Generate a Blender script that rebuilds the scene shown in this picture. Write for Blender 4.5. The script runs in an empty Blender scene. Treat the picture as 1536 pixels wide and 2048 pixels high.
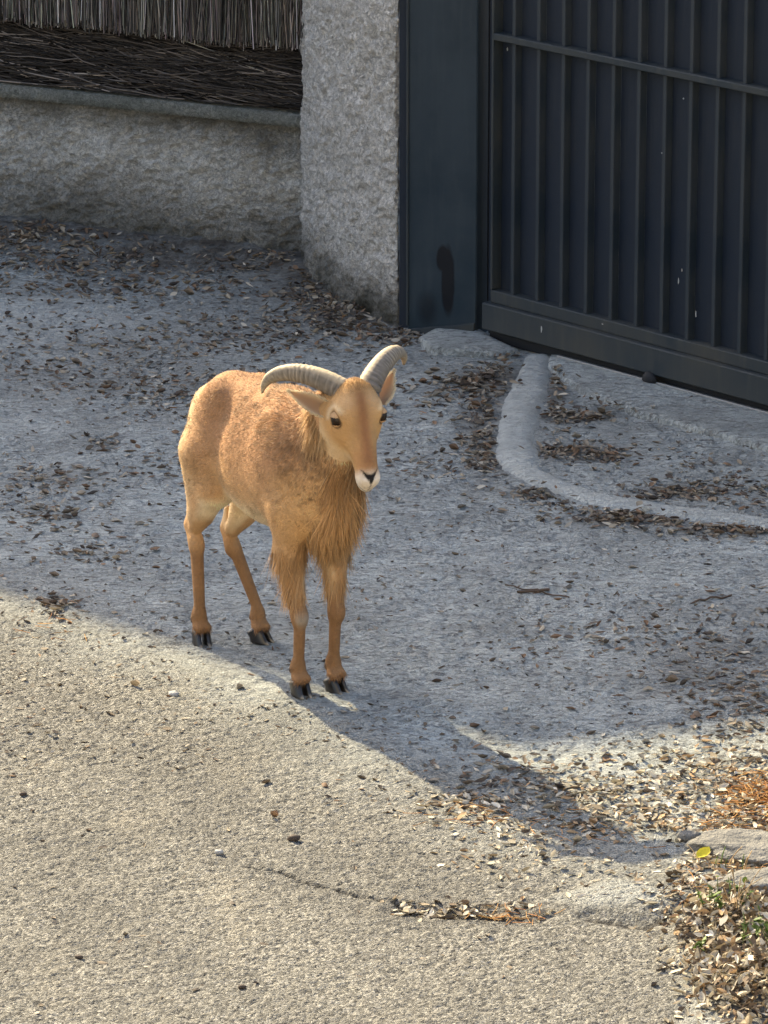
import bpy, bmesh, math, random
import numpy as np
from mathutils import Vector, Matrix

rng = np.random.default_rng(11)
random.seed(7)
sc = bpy.context.scene
COL = sc.collection

# ------------------------------------------------------------------ camera
PITCH = math.radians(17.0); CAMH = 4.0; FPX = 9560.0; W, H = 1536.0, 2048.0
cam = bpy.data.cameras.new('camera'); camo = bpy.data.objects.new('camera', cam); COL.objects.link(camo)
cam.sensor_fit = 'HORIZONTAL'; cam.sensor_width = 36.0; cam.lens = 36.0 * FPX / W
cam.clip_start = 0.1; cam.clip_end = 1000
camo.location = (0, 0, CAMH); camo.rotation_euler = (math.pi / 2 - PITCH, 0, 0)
sc.camera = camo
sc.render.resolution_x = 768; sc.render.resolution_y = 1024

# ------------------------------------------------------------------ light
SUN_EL = math.radians(35.0); SUN_AZ = math.radians(32.5)           # sun behind and to the left
SUN_DIR = Vector((-math.sin(SUN_AZ) * math.cos(SUN_EL), math.cos(SUN_AZ) * math.cos(SUN_EL), math.sin(SUN_EL)))
wd = bpy.data.worlds.new('World'); sc.world = wd; wd.use_nodes = True
wn = wd.node_tree.nodes; wl = wd.node_tree.links
sky = wn.new('ShaderNodeTexSky'); sky.sky_type = 'NISHITA'; sky.sun_disc = False
sky.sun_elevation = SUN_EL; sky.sun_rotation = -SUN_AZ
sky.air_density = 1.0; sky.dust_density = 3.5; sky.ozone_density = 1.0
bg = wn['Background']; bg.inputs['Strength'].default_value = 0.15
wl.new(sky.outputs[0], bg.inputs['Color'])
sun = bpy.data.lights.new('sun', 'SUN'); suno = bpy.data.objects.new('sun', sun); COL.objects.link(suno)
sun.energy = 5.0; sun.angle = math.radians(0.55); sun.color = (1.0, 0.84, 0.55)
suno.rotation_euler = SUN_DIR.to_track_quat('Z', 'Y').to_euler()
suno.location = SUN_DIR * 30
sc.view_settings.view_transform = 'Standard'; sc.view_settings.look = 'None'
sc.view_settings.gamma = 1.0; sc.view_settings.use_curve_mapping = False
sc.view_settings.exposure = 1.42
sc.cycles.use_denoising = True
sc.cycles.max_bounces = 8; sc.cycles.diffuse_bounces = 4; sc.cycles.transparent_max_bounces = 8

# ------------------------------------------------------------------ pixel <-> world helpers (only used to survey the place)
cp, sp = math.cos(PITCH), math.sin(PITCH)
def ray(u, v):
    x = (u - W / 2) / FPX; y = -(v - H / 2) / FPX
    return np.array([x, cp + y * sp, -sp + y * cp])
def gnd(u, v, z=0.0):
    d = ray(u, v); t = (z - CAMH) / d[2]
    return np.array([d[0] * t, d[1] * t, z])
def aty(u, v, Y):
    d = ray(u, v); t = Y / d[1]
    return np.array([d[0] * t, Y, CAMH + d[2] * t])
def gnd_arr(U, V):
    x = (U - W / 2) / FPX; y = -(V - H / 2) / FPX
    dy = cp + y * sp; dz = -sp + y * cp; t = -CAMH / dz
    return x * t, dy * t
def project(P):
    P = np.asarray(P, float); X = P[..., 0]; Y = P[..., 1]; Z = P[..., 2] - CAMH
    f = Y * cp - Z * sp; up = Y * sp + Z * cp
    return W / 2 + FPX * X / f, H / 2 - FPX * up / f

# ------------------------------------------------------------------ noise
def vnoise(x, y, scale, seed, octs=1, gain=0.5):
    out = 0.0; amp = 1.0; tot = 0.0
    for o in range(octs):
        r = np.random.default_rng(seed * 131 + o).random((256, 256)).astype(np.float32)
        X = np.asarray(x) * scale * 2 ** o + 37.7 * o + 500; Y = np.asarray(y) * scale * 2 ** o + 11.3 * o + 500
        xi = np.floor(X).astype(int); yi = np.floor(Y).astype(int)
        fx = X - xi; fy = Y - yi; fx = fx * fx * (3 - 2 * fx); fy = fy * fy * (3 - 2 * fy)
        a = r[xi & 255, yi & 255]; b = r[(xi + 1) & 255, yi & 255]; c = r[xi & 255, (yi + 1) & 255]; d = r[(xi + 1) & 255, (yi + 1) & 255]
        out = out + amp * ((a * (1 - fx) + b * fx) * (1 - fy) + (c * (1 - fx) + d * fx) * fy)
        tot += amp; amp *= gain
    return out / tot - 0.5
def sstep(e0, e1, x):
    t = np.clip((x - e0) / (e1 - e0), 0, 1); return t * t * (3 - 2 * t)

# ------------------------------------------------------------------ materials
def mat(name):
    m = bpy.data.materials.new(name); m.use_nodes = True
    nt = m.node_tree; b = nt.nodes['Principled BSDF']
    return m, nt, b
def N(nt, typ, **kw):
    n = nt.nodes.new(typ)
    for k, v in kw.items():
        if k.startswith('i_'):
            key = k[2:]; key = int(key) if key.isdigit() else key.replace('_', ' ')
            n.inputs[key].default_value = v
        else: setattr(n, k, v)
    return n
def L(nt, a, b): nt.links.new(a, b)
def coord(nt, out='Object', scale=None):
    t = N(nt, 'ShaderNodeTexCoord')
    if scale is None: return t.outputs[out]
    m = N(nt, 'ShaderNodeMapping'); m.inputs['Scale'].default_value = scale
    L(nt, t.outputs[out], m.inputs['Vector']); return m.outputs[0]
def noise(nt, vec, scale, detail=4, rough=0.55, dist=0.0):
    n = N(nt, 'ShaderNodeTexNoise'); n.inputs['Scale'].default_value = scale; n.inputs['Detail'].default_value = detail
    n.inputs['Roughness'].default_value = rough; n.inputs['Distortion'].default_value = dist
    L(nt, vec, n.inputs['Vector']); return n.outputs['Fac']
def ramp(nt, fac, stops):
    r = N(nt, 'ShaderNodeValToRGB'); e = r.color_ramp.elements
    while len(e) < len(stops): e.new(0.5)
    for i, (p, c) in enumerate(stops):
        e[i].position = p; e[i].color = (*c, 1) if len(c) == 3 else c
    L(nt, fac, r.inputs['Fac']); return r.outputs['Color']
def mix(nt, fac, a, b, mode='MIX'):
    m = N(nt, 'ShaderNodeMix', data_type='RGBA', blend_type=mode)
    for s, v in ((m.inputs[0], fac), (m.inputs[6], a), (m.inputs[7], b)):
        if isinstance(v, (int, float)): s.default_value = v
        elif isinstance(v, tuple): s.default_value = (*v, 1)
        else: L(nt, v, s)
    return m.outputs[2]
def math_(nt, op, a, b=0.0):
    m = N(nt, 'ShaderNodeMath', operation=op)
    for s, v in ((m.inputs[0], a), (m.inputs[1], b)):
        if isinstance(v, (int, float)): s.default_value = v
        else: L(nt, v, s)
    return m.outputs[0]
def bump(nt, b, h, dist, strength=1.0, prev=None):
    n = N(nt, 'ShaderNodeBump'); n.inputs['Distance'].default_value = dist; n.inputs['Strength'].default_value = strength
    L(nt, h, n.inputs['Height'])
    if prev is not None: L(nt, prev, n.inputs['Normal'])
    if b is not None: L(nt, n.outputs[0], b.inputs['Normal'])
    return n.outputs[0]
def attr(nt, name, out='Color'):
    a = N(nt, 'ShaderNodeAttribute', attribute_name=name); return a.outputs[out]

def mat_ground():
    m, nt, b = mat('driveway_surface')
    o = coord(nt)
    rough = attr(nt, 'asphalt', 'Fac'); soil = attr(nt, 'soil', 'Fac'); pale = attr(nt, 'pale', 'Fac'); crack = attr(nt, 'crack', 'Fac')
    big = noise(nt, o, 1.3, 5, 0.6); mid = noise(nt, o, 9, 5, 0.65); fine = noise(nt, o, 60, 4, 0.7)
    conc = ramp(nt, mid, [(0.28, (0.295, 0.315, 0.302)), (0.52, (0.41, 0.436, 0.415)), (0.75, (0.505, 0.532, 0.505))])
    conc = mix(nt, ramp(nt, noise(nt, o, 2.6, 6, 0.68), [(0.42, (0, 0, 0)), (0.62, (0.55, 0.55, 0.55))]), conc, (0.225, 0.235, 0.222))
    conc = mix(nt, ramp(nt, noise(nt, coord(nt, 'Object', (1, 1.7, 1)), 5.5, 6, 0.7), [(0.55, (0, 0, 0)), (0.68, (0.55, 0.55, 0.55))]), conc, (0.54, 0.566, 0.54))
    strk = noise(nt, coord(nt, 'Object', (1, 2.6, 1)), 26, 5, 0.72, 0.9)
    conc = mix(nt, ramp(nt, strk, [(0.50, (0, 0, 0)), (0.64, (0.85, 0.85, 0.85))]), conc, (0.11, 0.107, 0.105))
    def crev(scale, w_, seed):
        mp = N(nt, 'ShaderNodeMapping'); mp.inputs['Location'].default_value = (seed, seed * 1.7, 0); mp.inputs['Scale'].default_value = (1, 1.25, 1); L(nt, o, mp.inputs['Vector'])
        q = noise(nt, mp.outputs[0], scale, 5, 0.6, 1.4); d_ = math_(nt, 'ABSOLUTE', math_(nt, 'SUBTRACT', q, 0.5))
        r_ = N(nt, 'ShaderNodeMapRange'); r_.inputs[1].default_value = w_; r_.inputs[2].default_value = 0.0; L(nt, d_, r_.inputs[0]); return r_.outputs[0]
    patch = ramp(nt, noise(nt, o, 4.5, 4, 0.6), [(0.38, (0, 0, 0)), (0.6, (1, 1, 1))])
    cv = math_(nt, 'MAXIMUM', math_(nt, 'MULTIPLY', crev(16, 0.022, 3.1), patch), math_(nt, 'MULTIPLY', crev(34, 0.030, 7.7), 0.75))
    conc = mix(nt, math_(nt, 'MULTIPLY', cv, 0.42), conc, (0.075, 0.072, 0.068))  # crevice lines darkened in the colour: dirt plus painted shade in the cracks
    agg = N(nt, 'ShaderNodeTexVoronoi', feature='F1'); agg.inputs['Scale'].default_value = 150; L(nt, o, agg.inputs['Vector'])
    aggc = ramp(nt, agg.outputs['Color'], [(0.10, (0.10, 0.096, 0.086)), (0.5, (0.240, 0.231, 0.203)), (0.88, (0.48, 0.46, 0.40))])
    aggc = mix(nt, ramp(nt, mid, [(0.4, (0, 0, 0)), (0.75, (0.25, 0.25, 0.25))]), aggc, (0.17, 0.16, 0.138))
    aggc = mix(nt, ramp(nt, noise(nt, o, 1.6, 6, 0.66, 0.6), [(0.40, (0.42, 0.42, 0.42)), (0.62, (0, 0, 0))]), aggc, (0.155, 0.149, 0.133))
    aggc = mix(nt, ramp(nt, noise(nt, coord(nt, 'Object', (1, 0.5, 1)), 3.7, 5, 0.6), [(0.56, (0, 0, 0)), (0.72, (0.45, 0.45, 0.45))]), aggc, (0.40, 0.365, 0.29))
    stones = N(nt, 'ShaderNodeTexVoronoi', feature='F1'); stones.inputs['Scale'].default_value = 26; L(nt, o, stones.inputs['Vector'])
    spk = math_(nt, 'MULTIPLY', math_(nt, 'LESS_THAN', stones.outputs['Distance'], 0.16), rough)
    c = mix(nt, rough, conc, aggc)
    c = mix(nt, math_(nt, 'MULTIPLY', spk, 0.45), c, (0.5, 0.47, 0.42))
    c = mix(nt, pale, c, mix(nt, mid, (0.405, 0.42, 0.40), (0.56, 0.58, 0.545)))
    sn = math_(nt, 'MULTIPLY', soil, ramp(nt, mid, [(0.3, (0.45, 0.45, 0.45)), (0.6, (1, 1, 1))]))
    c = mix(nt, sn, c, mix(nt, fine, (0.035, 0.028, 0.022), (0.12, 0.10, 0.08)))
    c = mix(nt, crack, c, (0.05, 0.045, 0.04))
    L(nt, c, b.inputs['Base Color']); b.inputs['Roughness'].default_value = 0.9; b.inputs['Specular IOR Level'].default_value = 0.25
    hA = math_(nt, 'MULTIPLY', math_(nt, 'SUBTRACT', 1.0, agg.outputs['Distance']), rough)
    n1 = bump(nt, None, hA, 0.020, 1.0)
    n2 = bump(nt, None, math_(nt, 'SUBTRACT', strk, math_(nt, 'MULTIPLY', cv, math_(nt, 'SUBTRACT', 0.6, math_(nt, 'MULTIPLY', rough, 0.4)))), 0.012, 0.8, n1)
    n3 = bump(nt, None, fine, 0.010, 0.9, n2)
    bump(nt, b, noise(nt, o, 220, 3, 0.7), 0.0022, 0.8, n3)
    return m
def mat_render(name, c0, c1, dirt=True):
    m, nt, b = mat(name); o = coord(nt)
    n1 = noise(nt, o, 5, 5, 0.6); n2 = noise(nt, o, 60, 5, 0.7)
    c = mix(nt, ramp(nt, n1, [(0.35, (0, 0, 0)), (0.65, (1, 1, 1))]), c0, c1)
    c = mix(nt, ramp(nt, n2, [(0.3, (0.6, 0.6, 0.6)), (0.6, (0, 0, 0))]), c, tuple(x * 0.6 for x in c0))
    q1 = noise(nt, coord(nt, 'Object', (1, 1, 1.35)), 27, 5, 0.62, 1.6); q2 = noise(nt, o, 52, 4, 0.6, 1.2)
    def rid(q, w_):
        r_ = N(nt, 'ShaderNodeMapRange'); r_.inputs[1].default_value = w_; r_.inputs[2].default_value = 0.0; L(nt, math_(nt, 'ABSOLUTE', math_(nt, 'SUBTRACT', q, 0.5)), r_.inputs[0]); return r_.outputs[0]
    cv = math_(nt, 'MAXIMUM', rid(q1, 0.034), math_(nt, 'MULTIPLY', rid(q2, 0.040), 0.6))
    c = mix(nt, math_(nt, 'MULTIPLY', cv, 0.66), c, tuple(x * 0.17 for x in c0))  # gaps between render flakes darkened in the colour, dirt and painted crevice shade
    if dirt:
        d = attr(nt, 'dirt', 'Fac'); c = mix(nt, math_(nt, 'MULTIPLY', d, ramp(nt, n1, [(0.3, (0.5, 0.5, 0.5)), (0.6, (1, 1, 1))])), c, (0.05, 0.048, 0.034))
    L(nt, c, b.inputs['Base Color']); b.inputs['Roughness'].default_value = 0.95; b.inputs['Specular IOR Level'].default_value = 0.15
    vo = N(nt, 'ShaderNodeTexVoronoi', feature='F1'); vo.inputs['Scale'].default_value = 55; L(nt, mix(nt, 0.03, o, N(nt, 'ShaderNodeTexNoise', i_Scale=30.0).outputs['Color'], 'ADD'), vo.inputs['Vector'])
    p0 = bump(nt, None, vo.outputs['Distance'], 0.016, 0.9)
    p1 = bump(nt, None, math_(nt, 'SUBTRACT', 1.0, cv), 0.010, 0.8, p0)
    p = bump(nt, None, noise(nt, o, 38, 6, 0.75, 0.8), 0.026, 1.0, p1)
    bump(nt, b, noise(nt, o, 150, 3, 0.7), 0.003, 0.7, p)
    return m
def mat_paint(name, c, dust=(0.10, 0.10, 0.09), amt=0.35, rough=0.42):
    m, nt, b = mat(name); o = coord(nt)
    n1 = noise(nt, o, 3.2, 5, 0.65); n2 = noise(nt, coord(nt, 'Object', (14, 14, 1.4)), 2.2, 4, 0.6)
    f = math_(nt, 'MULTIPLY', ramp(nt, n1, [(0.42, (0, 0, 0)), (0.75, (1, 1, 1))]), amt)
    g = math_(nt, 'MULTIPLY', ramp(nt, n2, [(0.5, (0, 0, 0)), (0.8, (1, 1, 1))]), amt * 0.6)
    cc = mix(nt, f, c, dust); cc = mix(nt, g, cc, dust)
    L(nt, cc, b.inputs['Base Color']); b.inputs['Roughness'].default_value = rough
    r = math_(nt, 'ADD', math_(nt, 'MULTIPLY', f, 0.8), rough); L(nt, r, b.inputs['Roughness'])
    b.inputs['Specular IOR Level'].default_value = 0.3
    bump(nt, b, noise(nt, o, 260, 2, 0.5), 0.0006, 0.5)
    return m, nt, b, cc
def mat_attr(name, rough=0.7, spec=0.3, trans=0.0, nrm=False, bumpy=None, attname='col'):
    m, nt, b = mat(name); c = attr(nt, attname)
    b.inputs['Roughness'].default_value = rough; b.inputs['Specular IOR Level'].default_value = spec
    L(nt, c, b.inputs['Base Color'])
    if nrm:
        vt = N(nt, 'ShaderNodeVectorTransform', vector_type='NORMAL', convert_from='OBJECT', convert_to='WORLD')
        L(nt, attr(nt, 'nrm', 'Vector'), vt.inputs[0]); L(nt, vt.outputs[0], b.inputs['Normal'])
    if bumpy: bump(nt, b, noise(nt, coord(nt), bumpy[0], 4, 0.65), bumpy[1], 0.8)
    if trans > 0:
        t = N(nt, 'ShaderNodeBsdfTranslucent'); L(nt, c, t.inputs['Color'])
        mx = N(nt, 'ShaderNodeMixShader'); mx.inputs[0].default_value = trans
        L(nt, b.outputs[0], mx.inputs[1]); L(nt, t.outputs[0], mx.inputs[2]); L(nt, mx.outputs[0], nt.nodes['Material Output'].inputs['Surface'])
    return m
def mat_plain(name, c, rough=0.8, spec=0.3, bumpy=None, var=0.0, scale=20):
    m, nt, b = mat(name)
    b.inputs['Roughness'].default_value = rough; b.inputs['Specular IOR Level'].default_value = spec
    n = noise(nt, coord(nt), scale, 5, 0.65)
    cc = mix(nt, n, tuple(x * (1 - var) for x in c), tuple(min(1, x * (1 + var)) for x in c)); L(nt, cc, b.inputs['Base Color'])
    if bumpy: bump(nt, b, noise(nt, coord(nt), bumpy[0], 4, 0.65), bumpy[1], 0.8)
    return m

M_ground = mat_ground()
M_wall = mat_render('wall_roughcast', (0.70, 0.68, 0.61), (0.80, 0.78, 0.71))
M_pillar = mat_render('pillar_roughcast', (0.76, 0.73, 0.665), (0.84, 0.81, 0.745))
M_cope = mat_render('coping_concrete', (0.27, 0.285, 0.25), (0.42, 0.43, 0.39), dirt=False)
M_conc = mat_plain('smooth_concrete', (0.30, 0.30, 0.296), 0.85, 0.25, (60, 0.010), 0.55, 9)
M_conc2 = mat_plain('mortar_concrete', (0.31, 0.308, 0.30), 0.9, 0.2, (45, 0.012), 0.45, 9)
M_gate = mat_paint('gate_paint', (0.0065, 0.0125, 0.023), (0.036, 0.037, 0.036), 0.5, 0.6)[0]
M_rail = mat_paint('gate_rail_paint', (0.015, 0.023, 0.029), (0.075, 0.07, 0.055), 0.6, 0.55)[0]
M_rib = mat_paint('gate_paint_rib_highlight', (0.013, 0.021, 0.029), (0.055, 0.055, 0.05), 0.6, 0.5)[0]  # gate paint lightened to paint in the sky highlight on the ribs
M_dark = mat_plain('black_rubber_and_gap_shade', (0.008, 0.009, 0.011), 0.7, 0.3)
M_steel = mat_plain('dull_steel', (0.22, 0.22, 0.21), 0.5, 0.5, None, 0.4, 60)
M_chip = mat_plain('paint_chip', (0.36, 0.36, 0.34), 0.8, 0.2)
M_straw = mat_attr('straw', 0.75, 0.2, 0.0)
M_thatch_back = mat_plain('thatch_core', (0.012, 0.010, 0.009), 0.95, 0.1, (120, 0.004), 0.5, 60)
M_leaf = mat_attr('dry_leaf', 0.75, 0.25, 0.12)
M_fur = mat_attr('coat_hair', 0.65, 0.2, 0.34, nrm=True)
fb = M_fur.node_tree.nodes['Principled BSDF']; fb.inputs['Sheen Weight'].default_value = 0.45; fb.inputs['Sheen Roughness'].default_value = 0.35; fb.inputs['Sheen Tint'].default_value = (1.0, 0.85, 0.62, 1)
M_skin = mat_attr('coat', 0.8, 0.12, 0.0, bumpy=(130, 0.006))
M_horn = mat_attr('horn', 0.62, 0.3, 0.0, bumpy=(90, 0.003))
M_ear = mat_attr('ear_skin', 0.75, 0.2, 0.38)
M_hoof = mat_attr('hoof_horn', 0.32, 0.5)
M_stone = mat_plain('field_stone', (0.16, 0.154, 0.14), 0.92, 0.2, (28, 0.035), 0.55, 14)
M_eye = mat_attr('eye', 0.2, 0.25)
M_green = mat_attr('green_blade', 0.6, 0.3, 0.3)

# ------------------------------------------------------------------ mesh helpers
def tag(o, label=None, cat=None, group=None, kind=None):
    if label: o['label'] = label
    if cat: o['category'] = cat
    if group: o['group'] = group
    if kind: o['kind'] = kind
    return o
def empty(name, loc=(0, 0, 0), rz=0.0):
    o = bpy.data.objects.new(name, None); o.location = loc; o.rotation_euler = (0, 0, rz); o.empty_display_size = 0.1
    COL.objects.link(o); return o
def link(name, me, m=None, parent=None):
    o = bpy.data.objects.new(name, me); COL.objects.link(o)
    if m is not None and not me.materials: me.materials.append(m)
    if parent is not None: o.parent = parent
    return o
def mesh_np(name, V, F, smooth=True):
    """V (n,3), F (m,k) int array, k = 3 or 4"""
    me = bpy.data.meshes.new(name); V = np.ascontiguousarray(V, np.float32); F = np.ascontiguousarray(F, np.int32); k = F.shape[1]
    me.vertices.add(len(V)); me.vertices.foreach_set('co', V.ravel())
    me.loops.add(F.size); me.loops.foreach_set('vertex_index', F.ravel())
    me.polygons.add(len(F)); me.polygons.foreach_set('loop_start', np.arange(0, F.size, k, dtype=np.int32))
    me.update(calc_edges=True); me.validate()
    if smooth: me.polygons.foreach_set('use_smooth', np.ones(len(me.polygons), bool))
    return me
def set_col(me, C, name='col'):
    a = me.color_attributes.new(name, 'FLOAT_COLOR', 'POINT')
    C = np.concatenate([C, np.ones((len(C), 1))], 1).astype(np.float32); a.data.foreach_set('color', C.ravel())
def set_f(me, v, name):
    a = me.attributes.new(name, 'FLOAT', 'POINT'); a.data.foreach_set('value', np.asarray(v, np.float32).ravel())
def set_vec(me, v, name):
    a = me.attributes.new(name, 'FLOAT_VECTOR', 'POINT'); a.data.foreach_set('vector', np.asarray(v, np.float32).ravel())
def bm_obj(name, bm, m, parent=None, smooth=False):
    bmesh.ops.recalc_face_normals(bm, faces=bm.faces[:])
    me = bpy.data.meshes.new(name); bm.to_mesh(me); bm.free()
    if smooth: me.polygons.foreach_set('use_smooth', np.ones(len(me.polygons), bool))
    return link(name, me, m, parent)
def box_mesh(name, x0, x1, y0, y1, z0, z1, bevel=0.003, cuts=0):
    bm = bmesh.new(); bmesh.ops.create_cube(bm, size=1.0)
    for v in bm.verts:
        v.co = ((x0 + x1) / 2 + v.co.x * (x1 - x0), (y0 + y1) / 2 + v.co.y * (y1 - y0), (z0 + z1) / 2 + v.co.z * (z1 - z0))
    if bevel: bmesh.ops.bevel(bm, geom=bm.edges[:], offset=bevel, segments=1, affect='EDGES', profile=0.5)
    bmesh.ops.recalc_face_normals(bm, faces=bm.faces[:])
    me = bpy.data.meshes.new(name); bm.to_mesh(me); bm.free(); return me
def box(name, x0, x1, y0, y1, z0, z1, m, parent=None, bevel=0.003):
    return link(name, box_mesh(name, x0, x1, y0, y1, z0, z1, bevel), m, parent)
def grid_faces(nu, nv, closed_u=False):
    i = np.arange(nu if closed_u else nu - 1); j = np.arange(nv - 1)
    I, J = np.meshgrid(i, j, indexing='ij'); I2 = (I + 1) % nu
    return np.stack([I * nv + J, I2 * nv + J, I2 * nv + J + 1, I * nv + J + 1], -1).reshape(-1, 4)

# ================================================================== SETTING
# survey of the place
WALL_A, WALL_B = gnd(0, 455)[:2], gnd(602, 525)[:2]
wdir = (WALL_B - WALL_A) / np.linalg.norm(WALL_B - WALL_A)
WALL_L = WALL_A - wdir * 2.2
G0, G1 = gnd(957, 684)[:2], gnd(1536, 842)[:2]
gdir = (G1 - G0) / np.linalg.norm(G1 - G0)
RIDGE = np.array([gnd(u, v)[:2] for u, v in ((1080, 712), (1070, 740), (1050, 800), (1035, 860), (1030, 905), (1045, 940), (1100, 970), (1190, 1000), (1330, 1022), (1536, 1048), (1800, 1080))])

def seg_dist(x, y, pts):
    d = np.full(np.shape(x), 9.0); tt = np.zeros(np.shape(x)); n = len(pts) - 1
    for i in range(n):
        ax, ay = pts[i]; bx, by = pts[i + 1]; vx, vy = bx - ax, by - ay
        t = np.clip(((x - ax) * vx + (y - ay) * vy) / (vx * vx + vy * vy), 0, 1)
        dd = np.hypot(x - ax - t * vx, y - ay - t * vy); m_ = dd < d
        d = np.where(m_, dd, d); tt = np.where(m_, (i + t) / n, tt)
    return d, tt

CRACK1 = np.array([gnd(u, v)[:2] for u, v in ((490, 1732), (560, 1742), (600, 1762), (660, 1775), (720, 1792), (790, 1800), (830, 1822))])
POT = np.array([gnd(u, v)[:2] for u, v in ((800, 1815), (870, 1822), (960, 1826), (1060, 1838))])
LIP = np.array([gnd(u, v)[:2] for u, v in ((1180, 1830), (1290, 1848), (1350, 1820), (1400, 1800))])
DRIFT = [(1460, 1860, 75, 70, 1.0), (1500, 1990, 70, 70, 1.0), (1420, 1760, 60, 25, 0.5), (1440, 1560, 90, 40, 0.35)]

def ground_h(x, y, full=False):
    """height of the driveway surface"""
    U, V = project(np.stack([x, y, np.zeros_like(x)], -1))
    edge = 1560 + 0.16 * (U - 900)                                 # asphalt in front of / left of this line
    nb = vnoise(x, y, 2.2, 5, 3)
    asp = sstep(-150, 130, V - np.minimum(1215 + 0.40 * U, 1720 - 0.25 * (U - 1280)) + 160 * nb)
    asp = asp * (1 - 0.75 * sstep(1300, 1430, U + 90 * nb) * sstep(1450, 1650, V))
    h = 0.012 * vnoise(x, y, 1.1, 1, 3) + 0.006 * vnoise(x, y, 6, 2, 3)
    h = h + 0.0095 * vnoise(x, y, 66, 3, 2) * (0.22 + 0.85 * asp)
    h = h + (0.010 * vnoise(x, y * 1.3, 14, 9, 3) - 0.006 * np.clip(0.10 - np.abs(vnoise(x, y * 1.2, 22, 19, 3)), 0, 1) / 0.10 * (vnoise(x, y, 4, 20, 2) > -0.1)) * (1 - 0.8 * asp)
    d, _ = seg_dist(x, y, CRACK1); cw = 0.006 * (1 + 1.3 * vnoise(x, y, 25, 4, 2)); crack = np.clip(1 - d / np.maximum(cw, 0.002), 0, 1)
    d2, _ = seg_dist(x, y, POT); pot = np.clip(1 - d2 / 0.05, 0, 1)
    d3, _ = seg_dist(x, y, LIP); side = sstep(0.0, 0.05, 0.05 - d3)
    h = h - 0.010 * crack - 0.010 * sstep(0, 0.6, pot + 0.5 * vnoise(x, y, 20, 8, 2) * (pot > 0))
    h = h + 0.016 * sstep(0.22, 0.0, np.hypot((U - 1240) / 150, (V - 1795) / 45) * 0.22) - 0.016 * side
    # earth rises softly against the wall and the pillar
    dw = (x - WALL_A[0]) * (-wdir[1]) + (y - WALL_A[1]) * wdir[0]
    h = h + 0.05 * sstep(-0.45, 0.05, dw) * (1 + 0.6 * vnoise(x, y, 7, 12, 3))
    mound = np.zeros_like(x)
    for (u0, v0, su, sv, a) in DRIFT[:2]:
        mound = mound + a * np.exp(-((U - u0) / su) ** 2 / 2 - ((V - v0) / sv) ** 2 / 2)
    h = h + 0.025 * np.clip(mound, 0, 1)
    if not full: return h
    soil = np.clip(sstep(-0.62, -0.12, dw + 0.55 * vnoise(x, y, 4, 13, 3)), 0, 1) * 0.95
    soil = np.maximum(soil, sstep(0.3, 0.8, mound + 0.5 * vnoise(x, y, 9, 14, 2)) * 0.85)
    for (u0, v0, su, sv, a) in ((690, 620, 90, 40, 0.9), (1150, 832, 55, 12, 0.8), (1110, 800, 14, 30, 0.7), (962, 850, 28, 65, 0.8), (990, 765, 60, 22, 0.8), (1170, 905, 65, 12, 0.8), (1360, 985, 65, 13, 0.8), (1255, 1036, 75, 12, 0.85), (1470, 1058, 80, 10, 0.8), (980, 925, 40, 18, 0.7), (1085, 985, 40, 9, 0.7), (1440, 1350, 130, 70, 0.5), (200, 890, 24, 10, .6), (95, 955, 60, 16, .5), (930, 1820, 90, 14, 0.7), (250, 730, 200, 60, 0.35), (560, 650, 140, 30, 0.5), (1180, 1600, 140, 30, 0.3), (1480, 1590, 80, 60, 0.5)):
        soil = np.maximum(soil, a * np.exp(-((U - u0) / su) ** 2 / 2 - ((V - v0) / sv) ** 2 / 2) * (1 + vnoise(x, y, 8, 15, 3)))
    pale = 0.5 * sstep(1.0, 0.5, np.hypot((U - 1240) / 140, (V - 1788) / 34) + 0.8 * vnoise(x, y, 12, 16, 3))
    pale = np.maximum(pale, 0.55 * sstep(1.1, 0.4, np.hypot((U - 110) / 230, (V - 640) / 55) + 1.2 * vnoise(x, y, 7, 17, 3)))
    pale = np.maximum(pale, 0.4 * (1 - asp) * sstep(0.12, 0.3, vnoise(x, y, 3, 18, 4)))
    return h, asp, np.clip(soil, 0, 1), np.clip(pale, 0, 1), np.clip(crack * 1.3 + 0.8 * (side * (d3 < 0.012)), 0, 1)

gs = bmesh.new(); bmesh.ops.create_grid(gs, x_segments=40, y_segments=40, size=220)
for v in gs.verts: v.co.z = -0.045
gso = bm_obj('ground', gs, mat_plain('earth', (0.20, 0.18, 0.15), 0.95, 0.1, (12, 0.02), 0.3, 2)); tag(gso, 'bare pale earth around the driveway', kind='structure')

xs = np.arange(-2.3, 2.31, 0.009)
ys = np.concatenate([np.arange(8.3, 12.0, 0.009), np.arange(12.0, 17.9, 0.017)])
X, Y = np.meshgrid(xs, ys, indexing='ij'); X = X.ravel(); Y = Y.ravel()
h, asp, soil, pale, crack = ground_h(X, Y, True)
me = mesh_np('driveway', np.stack([X, Y, h], 1), grid_faces(len(xs), len(ys)))
for nme, v in (('asphalt', asp), ('soil', soil), ('pale', pale), ('crack', crack)): set_f(me, v, nme)
drv = link('driveway', me, M_ground); tag(drv, 'worn grey driveway, smooth by the gate and coarse at the front', kind='structure')
def gz(x, y): return float(ground_h(np.array([x]), np.array([y]))[0])

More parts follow.
